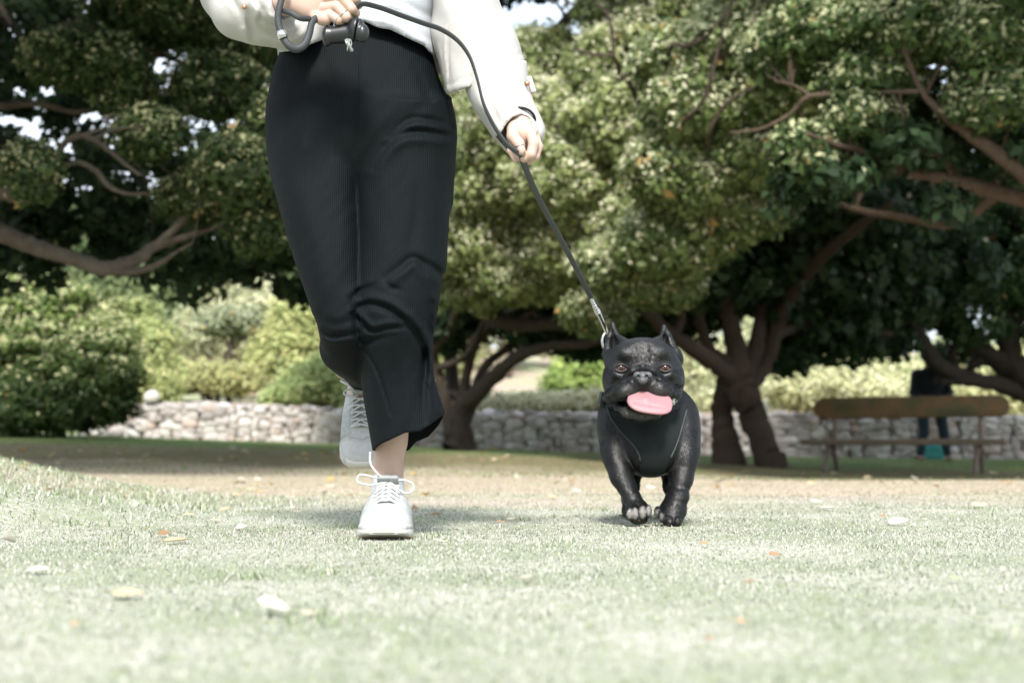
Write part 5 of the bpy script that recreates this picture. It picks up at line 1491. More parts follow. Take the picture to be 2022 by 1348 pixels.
    rs.fold([(760, -20), (800, 10), (850, 36)], -.006, 9, 10); rs.wrinkle(8, .006, 24, 60, 50)
    sh = sh - rs.sample(PX, PY) * np.clip((2.93 - Yb) / .05, 0, 1)
    sh = np.maximum(sh, -(sh + .010))
    cut = np.interp(PX, [560, 700, 719, 745, 770, 801, 837, 850, 880], [34, 38, 42, 55, 59, 74, 91, 106, 118])
    sh = np.maximum(sh, (PY - cut) / 950.0)
    v, q = surface_nets(sh.astype(np.float32), Fs_.lo, Fs_.h)
    link('shirt', np_mesh('shirt', v, q), cloth_material('white_jersey', (.38, .40, .44), .9, second=(.45, .47, .50), scale=500), root)
    # ================= jacket: right-of-photo front panel with its upper sleeve
    M_jk = cloth_material('cream_denim', (.365, .355, .34), .9, second=(.44, .43, .412), scale=700)
    Fj = Field((-.80, 2.60, .80), (.12, 3.16, 1.46), .0044)
    X, Yg, Z, PX, PY = pixel_grids(Fj)
    Yb = np.broadcast_to(Yg, PX.shape)
    pn = profile(PX, PY, Yb, [(-430, 770), (-300, 790), (-150, 815), (0, 850), (69, 852), (130, 866), (187, 880), (230, 886)], [(-430, 860), (-300, 905), (-150, 945), (0, 985), (40, 1007), (88, 1028), (139, 1040), (230, 1052)],
                 [(-430, 2.95), (0, 2.90), (230, 2.85)], [(-430, .10), (0, .115), (230, .105)], 2.2)
    rj = Relief(400, -450, 1100, 340)
    rj.fold([(885, 170), (940, 148), (1000, 128), (1040, 124)], -.0045, 3.5, 4)      # waistband seam
    rj.fold([(884, 60), (884, 120), (890, 180)], -.004, 3, 4)                        # placket seam
    rj.fold([(866, 90), (874, 140), (882, 180)], .003, 3)
    rj.fold([(900, 20), (930, 80), (950, 130)], .005, 16); rj.fold([(950, -60), (985, 20), (1015, 90)], -.006, 12, 12)
    rj.fold([(920, -40), (960, 40), (1030, 110)], -.005, 10); rj.fold([(960, 100), (1000, 112), (1034, 108)], -.005, 6, 6)
    rj.wrinkle(12, .0055, 30, 70, 35); rj.wrinkle(13, .003, 12, 30, -25)
    # sleeve and body on the left of the photo
    rj.fold([(440, 20), (470, 60), (530, 88)], .004, 10)
    rj.fold([(506, 2), (516, 22), (512, 44)], -.010, 6, 7); rj.fold([(530, 8), (532, 30), (545, 40)], .010, 5, 7)
    rj.fold([(488, 20), (492, 50), (500, 78)], -.010, 7, 9); rj.fold([(520, 40), (548, 48), (580, 40), (600, 20)], -.010, 6, -8)
    rj.fold([(520, 62), (560, 74), (590, 62)], -.008, 6, 8); rj.fold([(450, -10), (470, 20), (480, 50)], -.008, 8, 8)
    rj.fold([(538, 26), (560, 60), (585, 76), (605, 60)], .006, 7)
    rel = rj.sample(PX, PY).astype(np.float32)
    fr = np.clip((2.92 - Yb) / .05, 0, 1)
    pn = pn - rel * fr
    pn = np.maximum(pn, -(pn + .012))
    cut = np.interp(PX, [850, 880, 945, 1007, 1030, 1050], [196, 188, 166, 147, 146, 160])
    pn = np.maximum(pn, (PY - cut) / 950.0)
    # back of the jacket, open in front
    bk = profile(PX, PY, Yb, [(-430, 560), (0, 545), (102, 548), (200, 560)], [(-430, 900), (0, 900), (150, 890), (200, 890)], [(-430, 2.97), (200, 2.97)], [(-430, .13), (200, .155)], 2.4)
    bk = np.maximum(np.maximum(bk, -(bk + .010)), 2.95 - Yb)
    bk = np.maximum(bk, (PY - 150) / 950.0)
    f = np.minimum(pn, bk)
    # left-of-photo front panel: narrow, hangs over the hip behind the hand
    lp = profile(PX, PY, Yb, [(-430, 560), (-200, 545), (0, 535), (60, 540), (104, 552), (130, 560)], [(-430, 690), (-200, 680), (0, 668), (70, 650), (104, 625), (130, 600)], [(-430, 2.94), (130, 2.89)], [(-430, .12), (130, .115)], 2.2)
    lp = lp - rel * np.clip((2.90 - Yb) / .05, 0, 1)
    lp = np.maximum(lp, -(lp + .011))
    cut = np.interp(PX, [530, 560, 590, 650, 700], [106, 103, 97, 74, 60])
    lp = np.maximum(lp, (PY - cut) / 950.0)
    f = np.minimum(f, lp)
    Fj.f = f.astype(np.float32)
    S1 = Field(Fj.lo, Fj.lo + .02, Fj.h); S1.n = Fj.n; S1.f = np.full(Fj.n, .1, np.float32)
    S1.chain([(cx - .13, 2.955, 1.385), (-.55, 2.90, 1.18), Wp(462, -20, 2.80)], [.070, .070, .072], k=.04)
    S1.ell(Wp(478, 10, 2.76), (.058, .065, .070), rotm(0, 25, 0), k=.03)
    S1.ell(Wp(520, 40, 2.76), (.062, .060, .050), rotm(0, 20, 0), k=.03)
    S1.ell(Wp(566, 62, 2.78), (.045, .045, .035), rotm(0, 10, 0), k=.02)
    S1.chain([Wp(490, 0, 2.74), Wp(536, 14, 2.70)], [.045, .040], k=.02)
    S1.chain([(cx + .16, 2.955, 1.385), (-.10, 2.93, 1.15)], [.072, .072], k=.04)
    S1.f = S1.f - rel * (Yb < 2.80)
    S1.cap(Wp(545, 6, 2.70), Wp(600, 10, 2.66), .030, .034, k=.004, op='s')
    Fj.f = smin(Fj.f, S1.f, .006).astype(np.float32)
    v, q = Fj.mesh()
    jk = link('jacket', np_mesh('jacket', v, q), M_jk, root)
    # lower sleeve of the arm that leads the dog
    Fl = Field((Wp(900, 200, 2.8)[0] - .02, 2.64, .72), (Wp(1090, 200, 2.8)[0] + .02, 2.94, .98), .0032)
    X, Yg, Z, PX, PY = pixel_grids(Fl)
    Yb = np.broadcast_to(Yg, PX.shape)
    sl = profile(PX, PY, Yb, [(120, 905), (179, 919), (222, 940), (280, 980), (314, 1008), (330, 1018)], [(120, 1040), (184, 1048), (248, 1075), (275, 1072), (297, 1066), (330, 1060)],
                 [(120, 2.835), (330, 2.765)], [(120, .088), (230, .082), (330, .060)], 2.2)
    rk = Relief(880, 100, 1100, 340)
    rk.fold([(975, 150), (985, 190), (1000, 225)], -.008, 7, 8); rk.fold([(1028, 160), (1034, 190), (1040, 215)], -.004, 2.5, 3)
    rk.fold([(940, 180), (960, 220), (985, 260)], .006, 9); rk.fold([(1000, 165), (1010, 195), (1012, 215)], -.007, 6, 7)
    rk.fold([(1050, 225), (1062, 250), (1066, 275)], -.005, 4, 4); rk.fold([(960, 250), (985, 285), (1005, 305)], -.004, 3, 3)
    rk.wrinkle(3, .0045, 16, 30, 60)
    sl = sl - rk.sample(PX, PY) * np.clip((2.80 - Yb) / .04, 0, 1)
    sl = np.maximum(sl, -(sl + .0085))
    frc = np.interp(PX, [960, 990, 999, 1012, 1030, 1044, 1050, 1058, 1080], [285, 262, 246, 232, 226, 232, 244, 262, 290])
    bkc = np.interp(PX, [960, 980, 1007, 1030, 1064, 1080], [270, 281, 312, 306, 298, 290])
    wq = np.clip((Yb - 2.755) / .05, 0, 1)
    sl = np.maximum(sl, (PY - (frc * (1 - wq) + bkc * wq)) / 980.0)
    v, q = surface_nets(sl.astype(np.float32), Fl.lo, Fl.h)
    link('sleeve', np_mesh('sleeve', v, q), M_jk, root)
    # cuff tab and buttons
    acc = Acc()
    acc.add(*box_mesh(Wp(1049, 168, 2.80), (.012, .010, .036), rotm(0, -18, 0), .004))
    acc.build('cuff_tab', M_jk, jk)
    M_btn = mat('copper_button', (.42, .22, .12), .35, metal=.8)
    for x, y, Y in ((1041, 165, 2.775), (482, 14, 2.672)):
        a_ = Acc(); a_.add(*sph_mesh(Wp(x, y, Y), (.0055, .0035, .0055), 12, 8)); a_.build('button', M_btn, jk)
    # ================= sock
    Fk = Field(np.array([Wp(720, 900, 3.0)[0], 2.91, .04]), np.array([Wp(815, 900, 3.0)[0], 3.09, .16]), .0025)
    Fk.chain([aX(766, 940), aX(766, 985)], [.0325, .037], k=.012)
    Fk.chain([aX(767, 940) + np.array([0, .03, 0]), aX(767, 975) + np.array([0, .032, 0])], [.020, .022], k=.02)
    X, Yg, Z, PX, PY = pixel_grids(Fk)
    Fk.f = np.maximum(Fk.f, ((939 + 3 * np.sin(PX * .2) - PY) / 950)).astype(np.float32)
    v, q = Fk.mesh()
    link('sock', np_mesh('sock', v, q), cloth_material('white_knit', (.47, .48, .49), .9, second=(.54, .55, .55), scale=600), root)
    # ================= shoes
    toe = Wp(761, 1066, 2.80)
    def T1(V):
        V = np.asarray(V, float)
        a = math.radians(2)
        x = V[:, 0] * math.cos(a) + V[:, 1] * math.sin(a); y = V[:, 1] * math.cos(a) - V[:, 0] * math.sin(a)
        return np.stack([toe[0] - .012 + x * 1.02, 2.785 + .268 - y, V[:, 2] * 1.02 + .002], -1)
    bow1 = [
        [(-.006, .112, .110), (-.030, .120, .118), (-.056, .118, .122), (-.060, .120, .108), (-.036, .124, .102), (-.008, .118, .106)],
        [(.006, .112, .108), (.030, .118, .112), (.050, .122, .104), (.050, .126, .090), (.034, .126, .086), (.010, .118, .102)],
        [(-.004, .114, .110), (-.018, .122, .122), (-.030, .124, .136), (-.036, .118, .150), (-.036, .112, .168)],
        [(.004, .116, .106), (.016, .128, .098), (.020, .140, .086)],
    ]
    build_shoe(root, T1, lab='white sneaker planted flat on the grass', bow=bow1)
    c0 = Wp(718, 760, 3.23)
    tilt = math.radians(51)
    def T2(V):
        V = np.asarray(V, float)
        # ankle opening (0,.055,.09) sits at c0; forward points down and a little to the camera
        V = V * .95; x = V[:, 0]; y = V[:, 1] - .060; z = V[:, 2] - .075
        fy = -math.cos(tilt); fz = -math.sin(tilt)
        uy = -math.sin(tilt); uz = math.cos(tilt)
        return np.stack([c0[0] + x * 1.0 - .0 + y * .02, c0[1] + fy * y + uy * z, c0[2] + fz * y + uz * z], -1)
    bow2 = [
        [(-.006, .112, .110), (-.030, .098, .116), (-.050, .080, .112), (-.040, .076, .104), (-.020, .098, .104), (-.004, .112, .106)],
        [(.006, .112, .110), (.026, .116, .118), (.040, .126, .116), (.030, .130, .108), (.006, .118, .106)],
        [(-.004, .114, .110), (-.030, .112, .118), (-.040, .124, .116), (-.014, .130, .108)],
    ]
    build_shoe(root, T2, lab='white sneaker of the trailing foot lifted off the ground, toes down', bow=bow2)
    return root

# ---------------------------------------------------------------- lead and bag holder
def build_leash():
    root = empty('dog_leash', tuple(Wp(1028, 306, 2.70)))
    tag(root, 'dark grey flat lead running from both hands of the person down to the dog', 'dog leash')
    M_strap = mat('webbing', (.060, .064, .068), .7, bump=(900, .5, .0008))
    M_steel = mat('steel', (.62, .63, .64), .25, metal=1.0)
    M_rope = mat('handle_rubber', (.030, .034, .037), .6, bump=(700, .3, .0008))
    G = lambda x, y, Y: Wp(x, y, Y)
    # upper run between the hands
    P = [G(694, 30, 2.66), G(712, 9, 2.645), G(745, 14, 2.655), G(790, 30, 2.67), G(835, 46, 2.68), G(870, 58, 2.68), G(903, 80, 2.68), G(927, 112, 2.68), G(942, 155, 2.68), G(955, 205, 2.68), G(975, 248, 2.685), G(1000, 284, 2.69), G(1020, 300, 2.695), G(1030, 308, 2.70)]
    S = spline(P, 6); a = Acc()
    a.add(*tube_mesh(S, np.full(len(S), .0062), 10, squash=.28, side=(.15, -.8, .6)))
    # lower run to the clasp
    E = G(1168, 590, 3.28)
    P = [G(1028, 300, 2.70), G(1035, 325, 2.72), G(1058, 380, 2.80), G(1092, 445, 2.93), G(1130, 515, 3.09), E]
    S = spline(P, 6)
    a.add(*tube_mesh(S, np.full(len(S), .0062), 10, squash=.28, side=(.9, -.3, .2)))
    a.build('strap', M_strap, root)
    # wrist loop under the left-of-photo hand
    a = Acc()
    P = [G(566, -30, 2.63), G(553, 10, 2.625), G(549, 40, 2.625), G(557, 70, 2.625), G(570, 90, 2.625), G(586, 97, 2.63), G(602, 88, 2.635), G(611, 66, 2.64), G(618, 42, 2.645), G(640, 30, 2.665)]
    S = spline(P, 6); a.add(*tube_mesh(S, np.interp(np.arange(len(S)), [0, 20, 30, len(S)], [.0062, .0072, .0078, .0066]), 10, squash=.8))
    P = [G(560, 22, 2.632), G(575, 26, 2.622), G(592, 36, 2.622), G(612, 38, 2.64)]
    S = spline(P, 6); a.add(*tube_mesh(S, np.full(len(S), .0056), 10, squash=.7))
    lp = a.build('wrist_loop', M_rope, root)
    a = Acc(); P = np.array([G(555, 62, 2.6235), G(559, 76, 2.6235)])
    a.add(*tube_mesh(P, [.0092, .0092], 14)); a.build('ferrule', M_steel, lp)
    # swivel clasp and ring at the harness
    a = Acc()
    for t in np.linspace(0, 1, 7):
        p = G(1168 + 6 * t * 2, 590 + 14 * t * 2, 3.28 + .03 * t)
        a.add(*sph_mesh(p, (.0050 + .001 * (t > .4),) * 3, 10, 7))
    P = [G(1178, 612, 3.31), G(1186, 628, 3.33), G(1194, 646, 3.36), G(1198, 656, 3.39)]
    S = spline(P, 4); a.add(*tube_mesh(S, np.interp(np.arange(len(S)), [0, 3, len(S)], [.0075, .0058, .0048]), 10))
    t = np.linspace(0, 2 * math.pi, 25)
    c = G(1199, 674, 3.44)
    P = c + np.stack([.016 * np.cos(t) * .8, .006 * np.cos(t), .022 * np.sin(t)], -1)
    a.add(*tube_mesh(P, np.full(25, .0028), 8, cap=False))
    a.build('clasp', M_steel, root)
    # bag holder hanging from the lead
    hb = empty('bag_dispenser', tuple(G(682, 70, 2.665)))
    tag(hb, 'small black capsule shaped bag dispenser dangling under the hand with a bit of clear bag', 'bag dispenser')
    M_bk = mat('black_plastic', (.014, .016, .018), .35, spec=.5)
    F = Field(G(630, 112, 2.62) - np.array([.0, .03, 0]), G(735, 30, 2.68) + np.array([.01, .06, .01]), .0016)
    F.cap(G(656, 70, 2.665), G(690, 66, 2.665), .017, .019, k=.004)
    F.ell(G(646, 72, 2.665), (.010, .018, .020), k=.004)
    F.ell(G(704, 58, 2.655), (.0165, .019, .0235), k=.0035)
    F.ell(G(716, 66, 2.650), (.0125, .015, .018), k=.002)
    F.box(G(704, 62, 2.652), (.0012, .03, .03), rotm(0, 12, 0), rnd=.0005, k=.0015, op='s')
    v, q = F.mesh(); link('capsule', np_mesh('capsule', v, q), M_bk, hb)
    a = Acc()
    t = np.linspace(0, 2 * math.pi, 19); c = G(664, 50, 2.655)
    P = c + np.stack([.004 * np.cos(t), .001 * np.cos(t), .009 * np.sin(t)], -1)
    a.add(*tube_mesh(P, np.full(19, .0013), 6, cap=False)); a.build('split_ring', M_steel, hb)
    rng = np.random.default_rng(9)
    a = Acc()
    for k in range(9):
        x0 = rng.uniform(682, 692)
        P = [G(x0, 76, 2.655), G(x0 + rng.uniform(-4, 4), 86, 2.647 + rng.uniform(-.004, .004)), G(690 + rng.uniform(-8, 10), 101 + rng.uniform(-4, 2), 2.65)]
        S = spline(P, 4); a.add(*tube_mesh(S, np.full(len(S), rng.uniform(.001, .0026)), 5, squash=.25))
    mm = mat('clear_film', (.27, .29, .285), .12, spec=.8); a.build('bag', mm, hb)
# ---------------------------------------------------------------- bench
def build_bench():
    Yb = 17.0
    c = at(1785, 900, Yb)
    gz = float(ground_z(c.x, Yb))
    root = empty('park_bench', (c.x, Yb, gz))
    tag(root, 'weathered mossy plank bench with a wide round ended backrest under the trees', 'bench')
    yaw = -26
    Rz = rotm(0, 0, yaw)
    def Lc(x, y, z): return np.array([c.x, Yb, gz]) + Rz @ np.array([x, y, z])
    M_wood = mat('mossy_wood', (.085, .090, .048), .9, noise=(3.4, .9, (.21, .12, .06)), bump=(24, .9, .02), spec=.15)
    M_seat = mat('weathered_seat', (.17, .13, .095), .85, noise=(5, .6, (.09, .08, .05)), bump=(24, .7, .01))
    M_iron = mat('painted_leg', (.20, .15, .12), .8, noise=(14, .5, (.10, .08, .06)), bump=(30, .5, .004))
    # seat plank
    S = at(1592, 873, 17.55); E = at(1960, 872, 16.45)
    zs = (S.z + E.z) / 2 - gz
    a = Acc(); a.add(*box_mesh(Lc(0, -.08, zs), (2.36, .40, .070), Rz, .012)); a.build('seat', M_seat, root)
    # backrest: long board with round ends
    hb = .130; zc = zs + .42; ln = 1.155
    prof = []
    for t in np.linspace(-90, 90, 9): prof.append((ln - hb + hb * math.cos(math.radians(t)), hb * math.sin(math.radians(t))))
    for t in np.linspace(90, 270, 9): prof.append((-ln + hb + hb * math.cos(math.radians(t)), hb * math.sin(math.radians(t))))
    prof = np.array(prof); n = len(prof)
    tl = math.radians(-12)
    V = []
    for yy, sc_ in ((-.024, .975), (-.019, 1.0), (.019, 1.0), (.024, .975)):
        for (x, z) in prof:
            x2 = x * (1 if sc_ == 1.0 else .996); z2 = z * sc_ * 1
            V.append(Lc(x2 + .04, .16 + yy * math.cos(tl) - z2 * math.sin(tl), zc + z2 * math.cos(tl) + yy * math.sin(tl)))
    V += [Lc(.04, .16 - .028, zc), Lc(.04, .16 + .028, zc)]
    F = []
    for k in range(3):
        for j in range(n):
            j2 = (j + 1) % n
            F.append((k * n + j, k * n + j2, (k + 1) * n + j2, (k + 1) * n + j))
    for j in range(n):
        j2 = (j + 1) % n
        F.append((j2, j, 4 * n, 4 * n)); F.append((3 * n + j, 3 * n + j2, 4 * n + 1, 4 * n + 1))
    a = Acc(); a.add(np.array(V), np.array(F)); a.build('backrest', M_wood, root, smooth=False)
    # two cast frames: bracket under the seat, back post, front and back leg
    for x in (-.86, .86):
        a = Acc()
        a.add(*tube_mesh(spline([Lc(x, .12, zs - .02), Lc(x, .17, zs + .12), Lc(x, .16, zs + .22), Lc(x, .19, zs + .34), Lc(x, .23, zs + .46)], 4), np.full(17, .028), 8))
        a.build('post', M_iron, root)
        a = Acc()
        a.add(*box_mesh(Lc(x, -.06, zs - .055), (.05, .34, .05), Rz, .01))
        a.add(*tube_mesh(spline([Lc(x, -.22, zs - .05), Lc(x, -.12, zs - .12), Lc(x, -.02, zs - .12), Lc(x, .10, zs - .05)], 4), np.full(13, .022), 8))
        a.build('bracket', M_iron, root)
        for yy, s_ in ((-.16, -1), (.06, 1)):
            g = Lc(x, yy + s_ * .22, 0); g[2] = float(ground_z(g[0], g[1])) - .01
            a = Acc()
            a.add(*tube_mesh(spline([Lc(x, yy, zs - .06), Lc(x, yy + s_ * .05, zs - .16), Lc(x, yy + s_ * .14, (zs - .1) * .45), g], 4), np.interp(np.arange(13), [0, 4, 12], [.042, .034, .030]), 8))
            a.build('leg', M_iron, root)
    return root

def build_bystander():
    Y = 21.7; s = ppm(Y)
    D = lambda px, py, d=0.0: Wp(px, py, Y + d)
    g = Wp(1840, 906, Y)
    gz = float(ground_z(g[0], Y))
    root = empty('person', (g[0], Y, gz)); root.location = (float(g[0]), Y, gz)
    tag(root, 'distant person in dark clothes standing behind the bench, seen from the back in deep shade', 'person')
    F = Field((g[0] - .45, Y - .30, gz - .02), (g[0] + .45, Y + .32, gz + 1.78), .012)
    Xp = lambda px: (px - 1011) / s
    z = lambda py: float(Wp(1840, py, Y)[2])
    P = lambda px, py, d=0.0: (Xp(px), Y + d, z(py))
    F.ell(P(1838, 765), (.20, .12, .30), k=.06)                  # trunk
    F.cap(P(1812, 738), P(1862, 738), .065, k=.05)
    F.ell(P(1838, 800), (.175, .12, .13), k=.05)
    F.cap(P(1836, 730), P(1834, 712, -.02), .055, .05, k=.03)
    F.ell(P(1834, 697, -.03), (.075, .095, .115), k=.02)
    F.chain([P(1821, 808), P(1822, 855, -.02), P(1815, 893, .0)], [.092, .066, .048], k=.03)
    F.chain([P(1855, 808), P(1861, 855, -.02), P(1868, 893, .02)], [.092, .066, .048], k=.03)
    for px in (1815, 1868):
        F.ell((Xp(px), Y - .06, gz + .035), (.045, .12, .038), k=.02)
        F.cap((Xp(px), Y, z(893)), (Xp(px), Y, gz + .05), .047, .040, k=.01)
    # arms folded forward in front of the chest
    F.chain([P(1808, 742), P(1803, 775, -.02), P(1816, 788, -.16), P(1842, 780, -.2)], [.058, .048, .040, .034], k=.03)
    F.chain([P(1866, 742), P(1873, 775, -.02), P(1862, 788, -.16), P(1836, 782, -.2)], [.058, .048, .040, .034], k=.03)
    v, q = F.mesh()
    link('body', np_mesh('body', v, q), mat('skin_in_shade', (.30, .19, .14), .6), root)
    # clothes: an offset shell of the same figure
    base = F.f.copy()
    X, Yg, Z = F.grid()
    ztop = z(724); zmid = z(806)
    jk = np.maximum(base - .014, np.maximum(Z - ztop, zmid - Z))
    v, q = surface_nets(jk.astype(np.float32), F.lo, F.h)
    link('jacket', np_mesh('jacket', v, q), mat('dark_jacket', (.010, .016, .022), .85, noise=(20, .4, (.018, .025, .03))), root)
    tr = np.maximum(base - .010, np.maximum(Z - zmid - .02, gz + .07 - Z))
    v, q = surface_nets(tr.astype(np.float32), F.lo, F.h)
    link('trousers', np_mesh('trousers', v, q), mat('dark_jeans', (.012, .030, .042), .85, noise=(20, .4, (.02, .04, .05))), root)
    F2 = Field((g[0] - .2, Y - .25, z(712)), (g[0] + .2, Y + .2, gz + 1.80), .012)
    F2.ell(P(1834, 693, -.01), (.083, .098, .112), k=.01)
    v, q = F2.mesh(); link('hair', np_mesh('hair', v, q), mat('black_hair', (.012, .010, .009), .6), root)
    # something teal on the ground behind the legs
    b = Wp(1840, 892, 22.6); gz2 = float(ground_z(b[0], 22.6))
    r2 = empty('storage_bag', (b[0], 22.6, gz2))
    tag(r2, 'teal soft bag standing on the grass behind the legs of the distant person', 'bag')
    Fq = Field((b[0] - .24, 22.4, gz2 - .02), (b[0] + .24, 22.8, gz2 + .40), .010)
    Fq.box((b[0], 22.6, gz2 + .11), (.17, .10, .115), rnd=.04, k=.02)
    Fq.ell((b[0] + .03, 22.58, gz2 + .20), (.12, .08, .05), k=.04)
    v, q = Fq.mesh(); link('bag_body', np_mesh('bag_body', v, q), mat('teal_fabric', (.05, .30, .28), .7, noise=(18, .4, (.03, .20, .19)), bump=(20, .6, .02)), r2)
    a = Acc(); P_ = spline([(b[0] - .08, 22.58, gz2 + .20), (b[0] - .05, 22.57, gz2 + .30), (b[0] + .05, 22.57, gz2 + .30), (b[0] + .08, 22.58, gz2 + .20)], 4)
    a.add(*tube_mesh(P_, np.full(len(P_), .008), 6)); a.build('strap', mat('teal_strap', (.03, .16, .15), .7), r2)

# ---------------------------------------------------------------- fallen leaves
def leaf_shape(rng, L, curl, kind=0):
    """a curled dry leaf with a stalk; x along the leaf"""
    n, m = 11, 5
    t = np.linspace(0, 1, n)
    w = .35 * L * np.sin(np.pi * t ** .8) ** .8 * (1.0 if kind == 0 else .72) * (1 - .55 * t ** 3)
    V = []
    for i in range(n):
        for j in range(m):
            u = (j / (m - 1) - .5) * 2
            x = (t[i] - .5) * L; y = u * w[i]
            z = curl * L * (.55 * u * u * w[i] / (.3 * L) + .9 * (t[i] - .5) ** 2) + .02 * L * math.sin(5 * t[i] + 3 * u)
            V.append((x, y, z))
    V = np.array(V)
    i = np.arange(n - 1)[:, None] * m; j = np.arange(m - 1)[None]
    F = np.stack([i + j, i + m + j, i + m + j + 1, i + j + 1], -1).reshape(-1, 4)
    Vs, Fs = tube_mesh(spline([(-.5 * L, 0, curl * L * .22), (-.62 * L, .03 * L, curl * L * .35), (-.75 * L, .02 * L, curl * L * .3)], 3), np.full(7, .012 * L), 4)
    return V, F, Vs, Fs

def build_fallen_leaves():
    rng = np.random.default_rng(77)
    M = mat('dry_leaf', rough=.6, attr=True, noise=(60, .4, (.30, .18, .08)), trans=.25, spec=.3)
    # px, py, length in photo px, colour, yaw, tilt, label
    Yw = (.55, .46, .30); Pa = (.52, .47, .38); Br = (.30, .19, .11); Or = (.42, .27, .16); Wh = (.54, .525, .475); Gr = (.30, .36, .24)
    big = [
        (22, 1078, 52, Wh, 160, 20, 'pale curled leaf standing in the grass at the left frame edge'),
        (352, 1075, 66, Yw, 10, 6, 'yellow leaf lying in front of the small brown one on the left lawn'),
        (330, 1061, 38, Br, 30, 25, 'small brown curled leaf just behind the big yellow leaf on the left lawn'),
        (448, 1012, 36, Yw, -15, 18, 'yellow leaf standing up in the middle of the left lawn'),
        (378, 1021, 38, Yw, 20, 5, 'flat yellowish leaf left of the upright yellow leaf'),
        (430, 1032, 34, Pa, 5, 4, 'flat pale leaf just below the upright yellow leaf'),
        (482, 1048, 34, Wh, 0, 14, 'whitish leaf right of the flat pale leaf on the left lawn'),
        (86, 1135, 66, Wh, 5, 5, 'long whitish leaf in the near left grass below the curled one'),
        (262, 1184, 92, Yw, -8, 3, 'large blurred yellow leaf in the near grass on the left'),
        (160, 1245, 22, Or, 30, 10, 'tiny reddish leaf in the nearest grass on the left'),
        (545, 1219, 100, Wh, -5, 4, 'long blurred white leaf in the near grass left of the middle'),
        (620, 1224, 60, Pa, 15, 3, 'pale leaf touching the long blurred white one'),
        (592, 1015, 34, Pa, 0, 3, 'flat tan leaf left of the planted sneaker'),
        (820, 1010, 22, Or, 60, 30, 'small orange leaf right beside the planted sneaker'),
        (862, 1021, 24, Br, 10, 12, 'brown leaf a step right of the planted sneaker'),
        (990, 1036, 30, Or, 20, 8, 'orange brown leaf in the grass between the sneaker and the dog'),
        (1284, 966, 30, Wh, 12, 10, 'white leaf seen between the dog legs'),
        (1388, 1080, 20, Or, 20, 20, 'little red leaf in front of the dog at the right'),
        (1525, 1103, 34, Br, 10, 8, 'brown leaf on the pale grass right of the dog'),
        (1228, 1024, 20, Br, 40, 10, 'brown leaf beside the lifted paw'),
        (1770, 1038, 60, Wh, -8, 6, 'long white leaf on the right lawn'),
        (1737, 1024, 20, Or, 60, 20, 'small orange leaf touching the long white one on the right lawn'),
        (1632, 1008, 44, Wh, 0, 4, 'white leaf further back on the right lawn'),
        (1610, 995, 40, Wh, -10, 3, 'white leaf farthest back of the two on the right lawn'),
        (1880, 1152, 44, Gr, 0, 12, 'grey green leaf in the near grass at the right'),
        (1458, 1240, 24, Or, 10, 14, 'tiny orange leaf in the nearest grass right of the middle'),
        (1040, 1150, 40, Pa, 0, 3, 'pinkish tan leaf in the near grass below the middle'),
        (1395, 1276, 22, Br, 30, 10, 'tiny brown leaf in the nearest grass right of the middle'),
        (1475, 1160, 30, Br, 10, 10, 'blurred brown leaf in the near grass right of the dog'),
        (870, 1076, 40, Pa, 10, 3, 'tan leaf in front of the sneaker to the right'),
        (1010, 1030, 22, Pa, 0, 8, 'pale small leaf midway between sneaker and dog'),
        (1140, 972, 26, Wh, 5, 6, 'white leaf left of the dog legs'),
        (1090, 985, 24, Yw, 5, 6, 'yellow leaf left of the dog, on the straw coloured ground'),
        (1930, 1003, 50, Pa, 12, 12, 'dry stalky leaf standing on the right lawn near the edge'),
        (380, 972, 30, Wh, 5, 6, 'white leaf on the straw coloured ground behind the hummock'),
        (500, 968, 26, Yw, 5, 6, 'yellow leaf on the straw coloured ground left of the sneakers'),
    ]
    def place(px, py, Lp, colr, yaw, tilt, label, group=None, smallkind=False):
        # find the ground distance for this pixel row
        Ys = np.geomspace(.7, 23, 900)
        xs = (px - 1011) / FOC * Ys
        zs = ground_z(xs, Ys)
        _, pys = to_px(np.stack([xs, Ys, zs], -1))
        k = np.argmax(pys <= py)
        Y = Ys[k]; x = xs[k]
        L = Lp / ppm(Y) * (.72 if Lp > 26 else .9)
        V, F, Vs, Fs = leaf_shape(rng, L, rng.uniform(.08, .26), 0 if rng.uniform() < .6 else 1)
        R = rotm(tilt + 12 + rng.normal(0, 5), rng.normal(0, 5), yaw + rng.normal(0, 8))
        zmin = min((V @ R.T)[:, 2].min(), (Vs @ R.T)[:, 2].min())
        off = np.array([x, Y, float(ground_z(x, Y)) - zmin + (.006 if Y < 6 else .005)])
        a = Acc(); cc = np.array(colr) * rng.uniform(.9, 1.1)
        a.add(V @ R.T, F, cc)
        if not smallkind: a.add(Vs @ R.T, Fs, cc * .6)
        o = a.build('fallen_leaf', M); o.location = off
        tag(o, label, 'leaf', group)
    for b in big: place(*b, group='fallen leaves on the lawn')
    # small scattered ones on the far strip and the brown shaded strip
    for k in range(170):
        left = rng.uniform() < .55
        px = rng.uniform(0, 1010) if left else rng.uniform(1010, 2022)
        if left: py = rng.uniform(886, 912) if k % 2 else rng.uniform(912, 985)
        else: py = rng.uniform(932, 965)
        if 1180 < px < 1385: continue
        kk = rng.choice(5, p=[.3, .25, .12, .13, .2])
        colr = [Yw, Pa, Or, Wh, (.55, .40, .16)][kk]; nm = ['yellow', 'tan', 'orange', 'white', 'golden'][kk]
        shade = py < 912
        place(px, py, rng.uniform(11, 22) if shade else rng.uniform(13, 25), colr, rng.uniform(0, 360), rng.uniform(0, 20),
              'small %s leaf %s, %s of the picture' % (nm, 'on the shaded strip under the trees' if shade else 'on the straw coloured ground', 'left half' if left else 'right half'),
              'small %s leaves %s' % (nm, 'on the shaded strip' if shade else 'on the straw coloured ground'), True)

